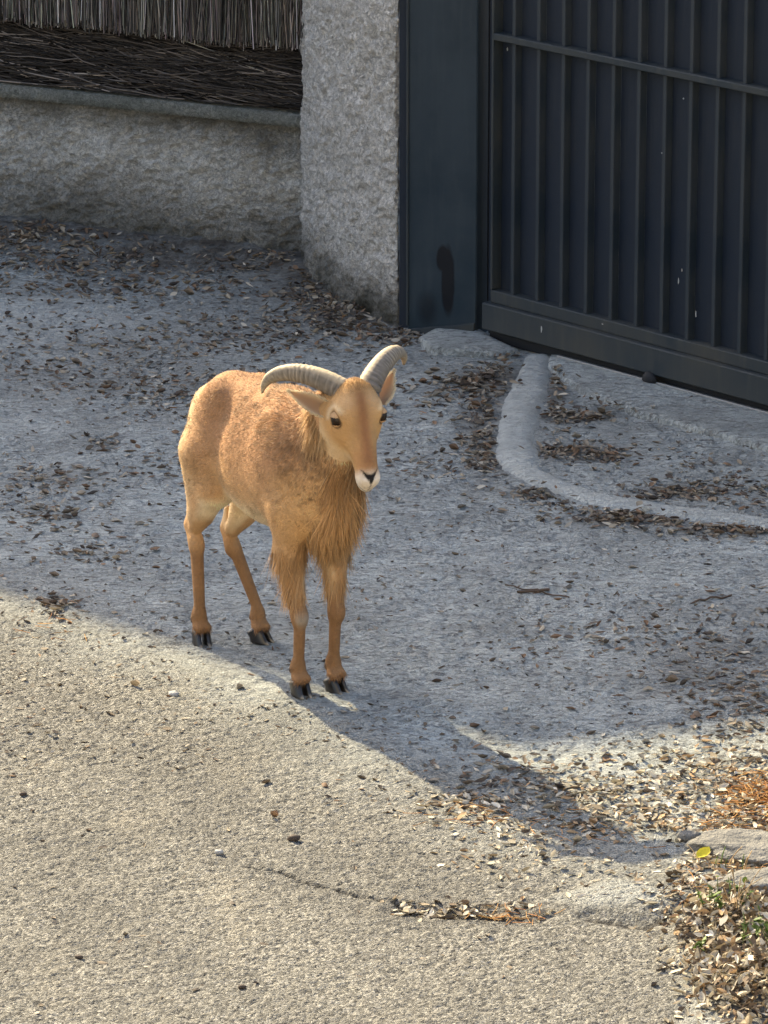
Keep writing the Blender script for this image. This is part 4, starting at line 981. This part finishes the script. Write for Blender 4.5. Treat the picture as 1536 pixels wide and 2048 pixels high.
ear('ear', pxl(764, 802, YB + 0.035), pxl(791, 741, YB + 0.115), 0.046, None, unit(camd + 0.35 * hl))

# ---- eyes
for s, e in zip((-1, 1), EYES):
    bm = bmesh.new(); bmesh.ops.create_uvsphere(bm, u_segments=24, v_segments=16, radius=1.0)
    cs = []
    for v in bm.verts:
        q = v.co.copy(); loc = np.array([q.x * 0.0185, q.y * 0.0150, q.z * 0.0150])
        out = q.y * s
        cs.append(np.array([0.006, 0.005, 0.005]) if (out > 0.80 and abs(q.z) < 0.28) else np.array([0.016, 0.008, 0.004]))
        v.co = e + HM.T @ loc + hl * s * 0.002
    me = bpy.data.meshes.new('eye'); bm.to_mesh(me); bm.free(); me.polygons.foreach_set('use_smooth', np.ones(len(me.polygons), bool))
    set_col(me, np.array(cs)); eo = link('eye', me, M_eye, sheep)
    # lids: an upper and a lower fold of skin over the ball
    for nm_, lo_lid, sgn in (('upper_eyelid', 0.22, 1), ('lower_eyelid', 0.52, -1)):
        bm = bmesh.new(); bmesh.ops.create_uvsphere(bm, u_segments=32, v_segments=24, radius=1.0); cl_ = []
        dead = [v for v in bm.verts if sgn * (-v.co.x * 0.93 + v.co.z * 0.36) < lo_lid]
        bmesh.ops.delete(bm, geom=dead, context='VERTS')
        for v in bm.verts:
            q = v.co.copy(); edge_d = sgn * (-q.x * 0.93 + q.z * 0.36) - lo_lid
            cl_.append(np.array([0.07, 0.04, 0.022]) if edge_d < 0.10 else np.array([0.50, 0.31, 0.16]))
            v.co = e + HM.T @ np.array([q.x * 0.0205, q.y * 0.0172, q.z * 0.0172]) + hl * s * 0.002
        me = bpy.data.meshes.new(nm_); bm.to_mesh(me); bm.free(); me.polygons.foreach_set('use_smooth', np.ones(len(me.polygons), bool)); set_col(me, np.array(cl_)); link(nm_, me, M_skin, eo)

# ---- hooves: two claws each, with a dew claw behind
def claw(parent, fx, fy, c, yaw, sx=1.0):
    prof = [(-0.018, 0.009), (-0.010, 0.0125), (0.003, 0.0140), (0.016, 0.0130), (0.028, 0.0085), (0.038, 0.0028)]
    bm = bmesh.new(); lay = []; cols = []
    for z, sc_, sh in ((0.0, 1.0, 0.0), (0.006, 1.0, -0.001), (0.020, 0.93, -0.006), (0.034, 0.90, -0.012), (0.046, 0.80, -0.018)):
        r = []
        out = [(x * sc_ + sh, c * w * sc_ * 1.0) for x, w in prof] + [(x * sc_ + sh, -c * w * sc_ * 0.50) for x, w in reversed(prof)]
        for x, y in out:
            zz = z * (1 - 0.60 * max(0, x) / 0.04 - 0.35 * max(0, -x) / 0.022) if z > 0 else 0.0
            X_, Y_ = x, y + c * 0.0105
            r.append(bm.verts.new((fx + X_ * math.cos(yaw) - Y_ * math.sin(yaw), fy + X_ * math.sin(yaw) + Y_ * math.cos(yaw), zz)))
            tipf = sstep(0.026, 0.036, np.array(x)); low = 1 if z < 0.004 else 0
            cols.append(np.array([0.014, 0.012, 0.011]) + np.array([0.28, 0.24, 0.18]) * float(tipf) * (0.9 if z < 0.012 else 0.15))  # toe tip lightened in the colour as a painted sun highlight
        lay.append(r)
    m_ = len(lay[0])
    for r0, r1 in zip(lay[:-1], lay[1:]):
        for i in range(m_): bm.faces.new((r0[i], r0[(i + 1) % m_], r1[(i + 1) % m_], r1[i]))
    bm.faces.new(lay[0]); bm.faces.new(lay[-1]); bmesh.ops.recalc_face_normals(bm, faces=bm.faces[:])
    me = bpy.data.meshes.new('claw'); bm.to_mesh(me); bm.free(); me.polygons.foreach_set('use_smooth', np.ones(len(me.polygons), bool)); set_col(me, np.array(cols))
    return link('claw', me, M_hoof, parent)
def dew(parent, fx, fy, c):
    bm = bmesh.new(); bmesh.ops.create_icosphere(bm, subdivisions=2, radius=1.0)
    for v in bm.verts: v.co = (fx - 0.031 + v.co.x * 0.006, fy + c * 0.011 + v.co.y * 0.006, 0.060 + v.co.z * 0.008 - v.co.x * .004)
    me = bpy.data.meshes.new('dew_claw'); bm.to_mesh(me); bm.free(); me.polygons.foreach_set('use_smooth', np.ones(len(me.polygons), bool))
    set_col(me, np.tile(np.array([0.05, 0.035, 0.025]), (len(me.vertices), 1))); return link('dew_claw', me, M_hoof, parent)
for key, yaw in (('fr', -0.05), ('fl', 0.20), ('hr', -0.20), ('hl', 0.38)):
    fx, fy = FEET[key]; wpt = to_w(fx, fy, 0); dz = gz(wpt[0], wpt[1]) - gz(O2[0], O2[1])
    hf = empty('hoof', (0, 0, 0)); hf.parent = sheep; hf.location = (0, 0, max(dz, -0.004))
    for c in (-1, 1): claw(hf, fx, fy, c, yaw); dew(hf, fx, fy, c)
tag(sheep, 'tawny horned barbary sheep standing at the edge of the shadow, looking at the camera', 'sheep')


# ================================================================== LITTER AND SMALL THINGS
def leaf_arrays(n, x, y, z, yaw, ln, wd_, pitch, roll, curl, cols, nu_=5):
    """cupped pointed leaves, 3 vertices across: returns V (n, nu_*3, 3), F"""
    s = np.linspace(0, 1, nu_); prof = np.sin(np.pi * np.clip(s, 0.03, 0.97)) ** 0.75
    lx = (s - 0.5)[None, :, None] * ln[:, None, None] * np.ones((1, 1, 3))
    ly = prof[None, :, None] * np.array([-1, 0, 1])[None, None, :] * (wd_ / 2)[:, None, None]
    lz = (np.abs(np.array([-1, 0, 1]))[None, None, :] * prof[None, :, None] * (wd_ * curl)[:, None, None] + ((s - 0.5) ** 2)[None, :, None] * (ln * curl * 0.9)[:, None, None])
    cr, sr = np.cos(roll)[:, None, None], np.sin(roll)[:, None, None]; ly, lz = ly * cr - lz * sr, ly * sr + lz * cr
    cp_, sp_ = np.cos(pitch)[:, None, None], np.sin(pitch)[:, None, None]; lx, lz = lx * cp_ - lz * sp_, lx * sp_ + lz * cp_
    cy, sy = np.cos(yaw)[:, None, None], np.sin(yaw)[:, None, None]; wx, wy = lx * cy - ly * sy, lx * sy + ly * cy
    jt = rng.normal(0, 0.03, (3,) + lx.shape) * ln[None, :, None, None]; wx = wx + jt[0]; wy = wy + jt[1]; lz = lz + jt[2] * 0.6
    lz = lz - lz.min(axis=(1, 2))[:, None, None]
    V = np.stack([x[:, None, None] + wx, y[:, None, None] + wy, z[:, None, None] + lz], -1).reshape(n, nu_ * 3, 3)
    f = grid_faces(nu_, 3); F = (np.arange(n)[:, None, None] * nu_ * 3 + f[None]).reshape(-1, 4)
    return V, F
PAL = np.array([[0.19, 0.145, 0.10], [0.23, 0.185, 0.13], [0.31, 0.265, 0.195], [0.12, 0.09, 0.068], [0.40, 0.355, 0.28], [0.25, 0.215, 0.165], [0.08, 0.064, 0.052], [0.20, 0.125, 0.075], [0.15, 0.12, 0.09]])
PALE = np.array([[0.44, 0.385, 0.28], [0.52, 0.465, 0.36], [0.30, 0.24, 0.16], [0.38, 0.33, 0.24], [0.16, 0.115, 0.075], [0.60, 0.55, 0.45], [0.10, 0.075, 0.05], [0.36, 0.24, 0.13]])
ORANGE = np.array([[0.46, 0.22, 0.06], [0.50, 0.28, 0.09], [0.38, 0.17, 0.06]])
# clusters surveyed on the ground: centre, spread (photo px), number, palette, leaf length, pile height
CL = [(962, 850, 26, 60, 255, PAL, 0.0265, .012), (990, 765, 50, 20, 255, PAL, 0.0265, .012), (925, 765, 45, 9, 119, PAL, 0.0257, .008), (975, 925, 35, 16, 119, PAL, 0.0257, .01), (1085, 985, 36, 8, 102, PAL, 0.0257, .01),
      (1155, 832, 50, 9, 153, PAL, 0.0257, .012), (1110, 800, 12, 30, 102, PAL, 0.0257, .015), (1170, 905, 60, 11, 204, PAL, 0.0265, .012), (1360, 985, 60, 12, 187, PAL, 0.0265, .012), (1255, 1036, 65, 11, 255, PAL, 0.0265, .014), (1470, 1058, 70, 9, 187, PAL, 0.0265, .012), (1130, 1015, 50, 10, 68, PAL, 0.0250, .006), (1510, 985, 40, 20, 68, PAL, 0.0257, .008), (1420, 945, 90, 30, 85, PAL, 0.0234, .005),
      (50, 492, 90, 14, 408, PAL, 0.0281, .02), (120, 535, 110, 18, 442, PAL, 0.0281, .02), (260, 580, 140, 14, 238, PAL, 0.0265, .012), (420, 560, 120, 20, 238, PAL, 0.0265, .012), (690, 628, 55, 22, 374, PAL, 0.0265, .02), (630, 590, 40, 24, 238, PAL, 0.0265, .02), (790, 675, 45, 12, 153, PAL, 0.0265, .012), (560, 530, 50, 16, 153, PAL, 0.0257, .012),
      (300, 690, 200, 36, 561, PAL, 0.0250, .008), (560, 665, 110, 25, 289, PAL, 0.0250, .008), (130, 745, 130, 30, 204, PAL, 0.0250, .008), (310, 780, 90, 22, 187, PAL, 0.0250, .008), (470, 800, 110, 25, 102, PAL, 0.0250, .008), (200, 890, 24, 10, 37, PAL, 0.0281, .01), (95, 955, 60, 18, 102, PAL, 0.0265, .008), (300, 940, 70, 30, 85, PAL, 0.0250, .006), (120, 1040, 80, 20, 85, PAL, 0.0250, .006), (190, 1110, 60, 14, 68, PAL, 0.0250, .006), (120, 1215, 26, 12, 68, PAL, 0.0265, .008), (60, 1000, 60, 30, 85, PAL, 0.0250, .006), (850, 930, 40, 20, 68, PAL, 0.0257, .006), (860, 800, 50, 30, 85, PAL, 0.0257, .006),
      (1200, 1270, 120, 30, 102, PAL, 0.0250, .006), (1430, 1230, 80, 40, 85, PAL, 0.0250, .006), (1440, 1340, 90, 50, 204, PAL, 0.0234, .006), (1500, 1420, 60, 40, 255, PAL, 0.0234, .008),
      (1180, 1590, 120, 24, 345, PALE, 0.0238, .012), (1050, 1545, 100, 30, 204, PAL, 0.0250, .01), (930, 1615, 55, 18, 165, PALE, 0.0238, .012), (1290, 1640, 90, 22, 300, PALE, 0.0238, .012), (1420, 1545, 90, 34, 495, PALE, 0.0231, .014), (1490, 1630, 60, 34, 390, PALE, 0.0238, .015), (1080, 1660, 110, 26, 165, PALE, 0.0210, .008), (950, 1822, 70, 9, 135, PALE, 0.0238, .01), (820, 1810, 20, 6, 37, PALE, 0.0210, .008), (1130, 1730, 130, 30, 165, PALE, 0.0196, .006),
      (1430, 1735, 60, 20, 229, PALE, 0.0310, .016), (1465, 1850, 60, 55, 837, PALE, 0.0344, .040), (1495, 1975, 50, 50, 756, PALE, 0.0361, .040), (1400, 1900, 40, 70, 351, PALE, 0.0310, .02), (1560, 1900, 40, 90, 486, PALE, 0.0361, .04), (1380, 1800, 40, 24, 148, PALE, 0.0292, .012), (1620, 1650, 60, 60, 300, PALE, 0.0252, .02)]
LX, LY, LZ, LC, LL, LP = [], [], [], [], [], []
for (u, v, su, sv, n, pal, ln, ph) in CL:
    U = rng.normal(u, su, n); V_ = rng.normal(v, sv, n); x, y = gnd_arr(U, V_)
    LX.append(x); LY.append(y); dens = np.exp(-((U - u) / su) ** 2 / 2 - ((V_ - v) / sv) ** 2 / 2)
    LZ.append(rng.random(n) * ph * dens); LL.append(ln * (0.74 if v > 1720 and u > 1350 else 1.0) * np.clip(rng.lognormal(-0.15, 0.30, n), 0.35, 1.35)); LP.append(np.full(n, ph))
    LC.append(pal[rng.integers(0, len(pal), n)] * rng.uniform(0.55, 1.2, n)[:, None])
# loose leaves all over, thinner on the sunny asphalt
n = 1150; U = rng.uniform(-150, 1690, n); V_ = 470 + rng.random(n) ** 1.25 * 1000; x, y = gnd_arr(U, V_)
LX.append(x); LY.append(y); LZ.append(np.zeros(n)); LL.append(0.023 * rng.uniform(0.4, 1.4, n)); LP.append(np.full(n, .004)); LC.append(PAL[rng.integers(0, len(PAL), n)] * rng.uniform(0.6, 1.3, n)[:, None])
n = 170; U = rng.uniform(-100, 1400, n); V_ = rng.uniform(1350, 2080, n); x, y = gnd_arr(U, V_)
LX.append(x); LY.append(y); LZ.append(np.zeros(n)); LL.append(0.020 * rng.uniform(0.4, 1.3, n)); LP.append(np.full(n, .004)); LC.append(PAL[rng.integers(0, len(PAL), n)] * rng.uniform(0.5, 1.2, n)[:, None])
LX, LY, LZ, LL, LP = map(np.concatenate, (LX, LY, LZ, LL, LP)); LC = np.concatenate(LC)
dw = (LX - WALL_A[0]) * (-wdir[1]) + (LY - WALL_A[1]) * wdir[0]
gl = np.stack([LX - G0[0], LY - G0[1]], 1); dg = gl @ np.array([-gdir[1], gdir[0]])
pm = np.array([[p[0], p[1]] for p in pil_pts]); dpil = (LX - pm[0, 0]) * (pm[-1, 1] - pm[0, 1]) - (LY - pm[0, 1]) * (pm[-1, 0] - pm[0, 0])
okl = (dw < -0.05) & ~((dg > -0.03) & (gl @ gdir > -0.25)) & ~((dpil < 0.03) & (LX > pm[0, 0] - 0.02) & (LX < pm[-1, 0] + 0.05) & (LY > pm[-1, 1] - 0.02))
dr, tr = seg_dist(LX, LY, RIDGE); on_ridge = dr < np.interp(tr, [0, .2, .45, .6, 1], (0.060, 0.075, 0.070, 0.058, 0.062)) * 0.95
okl &= ~(on_ridge & (rng.random(len(LX)) > 0.05))
LX, LY, LZ, LL, LP, LC, dr = (q[okl] for q in (LX, LY, LZ, LL, LP, LC, dr))
base_z = ground_h(LX, LY) + np.where(dr < 0.06, 0.016, 0.0)
apr_d = (np.stack([LX - G0[0], LY - G0[1]], 1) @ gn); base_z = np.maximum(base_z, np.where((apr_d < 0.30) & (LX > 0.35), 0.018, -1))
n = len(LX); yaw = rng.uniform(0, 2 * math.pi, n); wl_ = LL * rng.uniform(0.26, 0.56, n); pt = rng.normal(0, 0.14, n) + rng.normal(0, 1, n) * np.clip(LP * 14, 0, .5); rl_ = rng.normal(0, 0.18, n) + rng.normal(0, 1, n) * np.clip(LP * 16, 0, .6); cu = np.abs(rng.normal(0, 0.42, n)) * np.sign(rng.random(n) - 0.15)
# the leaves that show largest lie as single things, the others as one litter
UU, VV = project(np.stack([LX, LY, base_z], 1)); inside = (UU > 15) & (UU < 1521) & (VV > 15) & (VV < 2033)
occl = (UU > 350) & (UU < 775) & (VV > 740) & (VV < 1400)
size = LL * wl_ * (FPX / LY) ** 2 * np.where(inside & ~occl & (LZ > 0.4 * LP * 0.5) | (inside & ~occl & (LP < .01)), 1, 0)
near = np.argsort(-size)
sunny = VV > np.minimum(1195 + 0.345 * UU, 1600)
pick_s = [i for i in near if sunny[i] and size[i] > 0][:130]; pick_d = [i for i in near if not sunny[i] and size[i] > 0][:150]
single = np.zeros(n, bool); single[pick_s] = True; single[pick_d] = True
m_ = ~single
V, F = leaf_arrays(m_.sum(), LX[m_], LY[m_], base_z[m_] + LZ[m_] - 0.001, yaw[m_], LL[m_], wl_[m_], pt[m_], rl_[m_], cu[m_], None)
me = mesh_np('leaf_litter', V.reshape(-1, 3), F); set_col(me, np.repeat(LC[m_], 15, 0)); lit = link('leaf_litter', me, M_leaf)
tag(lit, 'dry brown leaf litter drifted over the driveway and against the wall', 'leaves', kind='stuff')
for i in np.flatnonzero(single):
    z_ = np.zeros(1); V, F = leaf_arrays(1, z_, z_, z_, yaw[i:i + 1], LL[i:i + 1], wl_[i:i + 1], pt[i:i + 1] * .7, rl_[i:i + 1] * .7, cu[i:i + 1], None)
    me = mesh_np('fallen_leaf', V[0], F); set_col(me, np.repeat(LC[i:i + 1], 15, 0)); o = link('fallen_leaf', me, M_leaf); o.location = (LX[i], LY[i], base_z[i] + LZ[i] + 0.001)
    c_ = LC[i]; lum = c_.mean(); tone = 'reddish brown' if c_[0] > 2.3 * c_[2] else 'dark brown' if lum < 0.11 else 'mid brown' if lum < 0.19 else 'tan' if lum < 0.29 else 'pale buff'
    size_ = 'small' if LL[i] < 0.027 else 'large' if LL[i] > 0.034 else 'medium'
    u_, v_ = UU[i], VV[i]
    if sunny[i]: zone = 'in the leaf drift at the lower right corner' if v_ > 1810 and u_ > 1280 else 'between the half buried stones and the drift' if v_ > 1690 and u_ > 1330 else 'on the sunny gravelly strip at the right edge' if u_ > 1300 else 'on the sunlit ground right of the crack' if v_ > 1690 and u_ > 780 else 'on the sunlit ground below the shadow tip' if u_ > 800 else 'alone on the open sunny asphalt'
    else: zone = 'against the foot of the low wall' if v_ < 600 and u_ < 560 else 'at the foot of the pillar' if v_ < 720 and u_ < 860 else 'inside the bend of the mortar ridge' if u_ > 1060 and v_ < 1000 else 'just outside the mortar ridge' if u_ > 860 and v_ < 1075 else 'on the shaded ground between wall and sheep' if v_ < 780 else 'on the shaded ground left of the sheep' if u_ < 400 else 'on the shaded ground right of the sheep' if v_ < 1300 else 'on the shaded ground near the shadow tip'
    tag(o, size_ + ' ' + tone + ' dry leaf ' + zone, 'leaf', size_ + ' ' + tone + ' leaves ' + zone)
# crumbs of leaf and grit on the shaded ground
n = 5200; U = rng.uniform(-150, 1690, n); V_ = 480 + rng.random(n) * 1150; x, y = gnd_arr(U, V_); kp = (vnoise(x, y, 2.5, 301, 3) > -0.08) & ((x - WALL_A[0]) * (-wdir[1]) + (y - WALL_A[1]) * wdir[0] < -0.03) & (((np.stack([x, y], 1) - G0) @ np.array([-gdir[1], gdir[0]])) < -0.05); x, y = x[kp], y[kp]; n = len(x)
dr, _ = seg_dist(x, y, RIDGE); kp = dr > 0.07; x, y = x[kp], y[kp]; n = len(x)
ln = 0.011 * rng.uniform(0.5, 1.7, n)
V, F = leaf_arrays(n, x, y, ground_h(x, y), rng.uniform(0, 6.3, n), ln, ln * rng.uniform(0.3, 0.7, n), rng.normal(0, .2, n), rng.normal(0, .3, n), rng.uniform(0, .6, n), None, 3)
me = mesh_np('leaf_crumbs', V.reshape(-1, 3), F); set_col(me, np.repeat(PAL[rng.integers(0, len(PAL), n)] * rng.uniform(.4, 1.1, n)[:, None], 9, 0)); o = link('leaf_crumbs', me, M_leaf); tag(o, 'fine dark crumbs of leaf and grit on the driveway', 'debris', kind='stuff')
# pine needles, orange
NC = [(1520, 1595, 34, 22, 420), (1450, 1645, 50, 16, 90), (90, 1262, 40, 20, 14), (960, 1625, 60, 18, 26), (1010, 1832, 40, 8, 30), (1440, 1800, 50, 40, 70), (1130, 1665, 90, 20, 24)]
P_, C_ = [], []
for (u, v, su, sv, n) in NC:
    x, y = gnd_arr(rng.normal(u, su, n), rng.normal(v, sv, n)); th = rng.uniform(0, 6.3, n); ln = rng.uniform(0.02, 0.055, n); z = ground_h(x, y) + rng.random(n) * 0.012 + 0.003
    t = np.linspace(-.5, .5, 3); bend = rng.normal(0, 0.25, n)
    xx = x[:, None] + np.cos(th)[:, None] * t * ln[:, None] - np.sin(th)[:, None] * (t ** 2) * (ln * bend)[:, None]; yy = y[:, None] + np.sin(th)[:, None] * t * ln[:, None] + np.cos(th)[:, None] * (t ** 2) * (ln * bend)[:, None]
    zz = z[:, None] + t * rng.normal(0, .1, n)[:, None] * ln[:, None]
    P_.append(np.stack([xx, yy, zz], -1)); C_.append(ORANGE[rng.integers(0, 3, n)] * rng.uniform(.6, 1.2, n)[:, None])
P_ = np.concatenate(P_); o = tubes('pine_needles', P_, rng.uniform(0.0006, 0.0011, len(P_)), np.concatenate(C_), M_leaf, None); tag(o, 'rust orange pine needles gathered at the right edge', 'needles', kind='stuff')

# half-buried stones at the lower right
def stone(name, u, v, r, seed, label, sink=0.35, m=None, group=None):
    x, y = gnd(u, v)[:2]; bm = bmesh.new(); bmesh.ops.create_icosphere(bm, subdivisions=4 if max(r) > 0.05 else 2, radius=1.0)
    rr = np.random.default_rng(seed); ph = rr.uniform(0, 9, 6)
    for w in bm.verts:
        q = w.co; k = 1 + 0.10 * math.sin(3.1 * q.x + ph[0]) * math.cos(2.7 * q.y + ph[1]) + 0.07 * math.sin(6.3 * q.y + 4 * q.z + ph[2]) + 0.05 * math.sin(9 * q.x + 7 * q.z + ph[3]) + 0.03 * math.sin(17 * q.x + 13 * q.y + ph[4])
        zz = q.z; zz = math.copysign(abs(zz) ** 0.6, zz) * (0.9 + .1 * math.sin(5 * q.x + ph[5]))
        w.co = (q.x * r[0] * k, q.y * r[1] * k, zz * r[2] * k)
    o = bm_obj(name, bm, m or M_stone, None, True); o.location = (x, y, gz(x, y) + r[2] * (1 - 2 * sink)); o.rotation_euler = (0, 0, rr.uniform(-.4, .4)); tag(o, label, 'stone', group); return o
stone('field_stone', 1500, 1705, (0.135, 0.09, 0.026), 3, 'flat grey half buried stone with its top in shadow at the right edge').rotation_euler[2] = -0.15
stone('field_stone', 1540, 1785, (0.16, 0.07, 0.034), 8, 'pale sunlit half buried stone rising to the right among the leaves', 0.3).rotation_euler[2] = 0.45
stone('pebble', 1378, 1674, (0.030, 0.022, 0.016), 5, 'small pale pebble in the shadow strip beside the flat stone', 0.3)
stone('pebble', 438, 1708, (0.011, 0.009, 0.007), 6, 'tiny white pebble on the sunny asphalt above the crack', 0.2, M_conc2)
stone('pebble', 348, 1390, (0.016, 0.011, 0.008), 7, 'small pebble on the asphalt near the sunlit edge left of the hooves', 0.2, M_conc2)
stone('pebble', 588, 1682, (0.015, 0.010, 0.009), 9, 'small dark brown pebble alone on the asphalt in the centre', 0.2, mat_plain('dark_pebble', (0.06, 0.045, 0.035), 0.8, .3))
M_dpeb = bpy.data.materials['dark_pebble']
for q, (u, v, l_) in enumerate(((158, 1916, 'dark crumb of bark on the asphalt at the lower left'), (484, 1976, 'dark crumb of bark on the asphalt near the bottom edge'), (46, 1590, 'dark crumb of bark on the asphalt by the left edge'))):
    stone('bark_crumb', u, v, (0.010, 0.006, 0.005), 20 + q, l_, 0.2, M_dpeb)['category'] = 'bark'
# short broken sticks
def stick(u0, v0, u1, v1, r, label, zoff=0.004):
    a = gnd(u0, v0); b_ = gnd(u1, v1); c = (a + b_) / 2; t = np.linspace(0, 1, 9)[:, None]; P = a + (b_ - a) * t - c
    nr = unit(np.array([-(b_ - a)[1], (b_ - a)[0], 0])); P = P + nr * (0.012 * np.sin(t * 5.1) * np.linalg.norm(b_ - a) * 2) ; P[:, 2] = ground_h(P[:, 0] + c[0], P[:, 1] + c[1]) + zoff
    o = tubes('dry_stick', P[None], np.array([r]), np.array([[0.10, 0.07, 0.05]]), M_straw, None, 5); o.location = (c[0], c[1], 0); tag(o, label, 'stick')
stick(1380, 1206, 1462, 1190, 0.003, 'thin dark stick on the shaded ground right of the sheep')
stick(1035, 1190, 1098, 1183, 0.004, 'short flat stick on the shaded ground below the mortar ridge')
stick(1010, 1172, 1140, 1196, 0.002, 'fine curved twig lying across the shaded ground below the ridge')
# yellow leaf
g = gnd(1406, 1732); V, F = leaf_arrays(1, np.zeros(1), np.zeros(1), np.zeros(1), np.array([0.5]), np.array([0.040]), np.array([0.026]), np.array([0.45]), np.array([0.5]), np.array([0.15]), None)
me = mesh_np('yellow_leaf', V[0], F); set_col(me, np.tile(np.array([0.62, 0.52, 0.04]), (15, 1))); o = link('yellow_leaf', me, M_leaf); o.location = (g[0], g[1], gz(g[0], g[1]) + 0.020); tag(o, 'bright yellow leaf standing out among the dry leaves', 'leaf')
# weeds: tufts of thin blades
def weed(u, v, n, hgt, spread, label, leafy=False, dry=0.5):
    g = gnd(u, v); root = empty('weed_tuft', (g[0], g[1], gz(g[0], g[1]) + 0.01)); th = rng.uniform(0, 6.3, n); ln = hgt * rng.uniform(.5, 1.1, n); t = np.linspace(0, 1, 5)
    r0 = rng.normal(0, spread, (n, 2)); out = rng.uniform(0.1, 0.6, n)
    P = np.stack([r0[:, :1] + np.cos(th)[:, None] * out[:, None] * ln[:, None] * t ** 1.6, r0[:, 1:] + np.sin(th)[:, None] * out[:, None] * ln[:, None] * t ** 1.6, ln[:, None] * t * (1 - .25 * out[:, None] * t)], -1)
    dm = rng.random(n)[:, None] < dry; cols = np.where(dm, np.array([[0.42, 0.31, 0.18]]), np.array([[0.10, 0.16, 0.035]])) * rng.uniform(.7, 1.3, n)[:, None]
    o = tubes('stems', P, rng.uniform(.0008, .0015, n), cols, M_green, root); tag(o, kind='stuff')
    if leafy:
        m = n * 5; k = rng.integers(0, n, m); f = rng.integers(1, 5, m); q = P[k, f]; ln2 = rng.uniform(.012, .026, m)
        V, F = leaf_arrays(m, q[:, 0], q[:, 1], q[:, 2], rng.uniform(0, 6.3, m), ln2, ln2 * .5, rng.normal(.2, .4, m), rng.normal(0, .4, m), rng.uniform(0, .3, m), None)
        me = mesh_np('foliage', V.reshape(-1, 3), F); set_col(me, np.repeat(np.array([[0.085, 0.125, 0.028]]) * rng.uniform(.5, 1.6, m)[:, None], 15, 0)); o = link('foliage', me, M_green, root); tag(o, kind='stuff')
    tag(root, label, 'weed'); return root
weed(1540, 1905, 15, 0.060, 0.035, 'leafy green weed at the right edge among pale leaves', True, 0.1)
weed(1445, 1835, 10, 0.055, 0.028, 'low green weed in the leaf drift below the pale stone', True, 0.35)
weed(1470, 1860, 8, 0.12, 0.012, 'dry brown weed stalks rising from the leaf drift', False, 0.95)
weed(1450, 1745, 5, 0.060, 0.020, 'sparse pale stalks growing in front of the shaded flat stone', False, 0.5)
weed(1490, 1752, 3, 0.065, 0.006, 'single pale grass stalk between the two half buried stones', False, 0.5)
weed(1395, 1930, 3, 0.035, 0.02, 'tiny yellowish weed at the left edge of the leaf drift', True, 0.4)
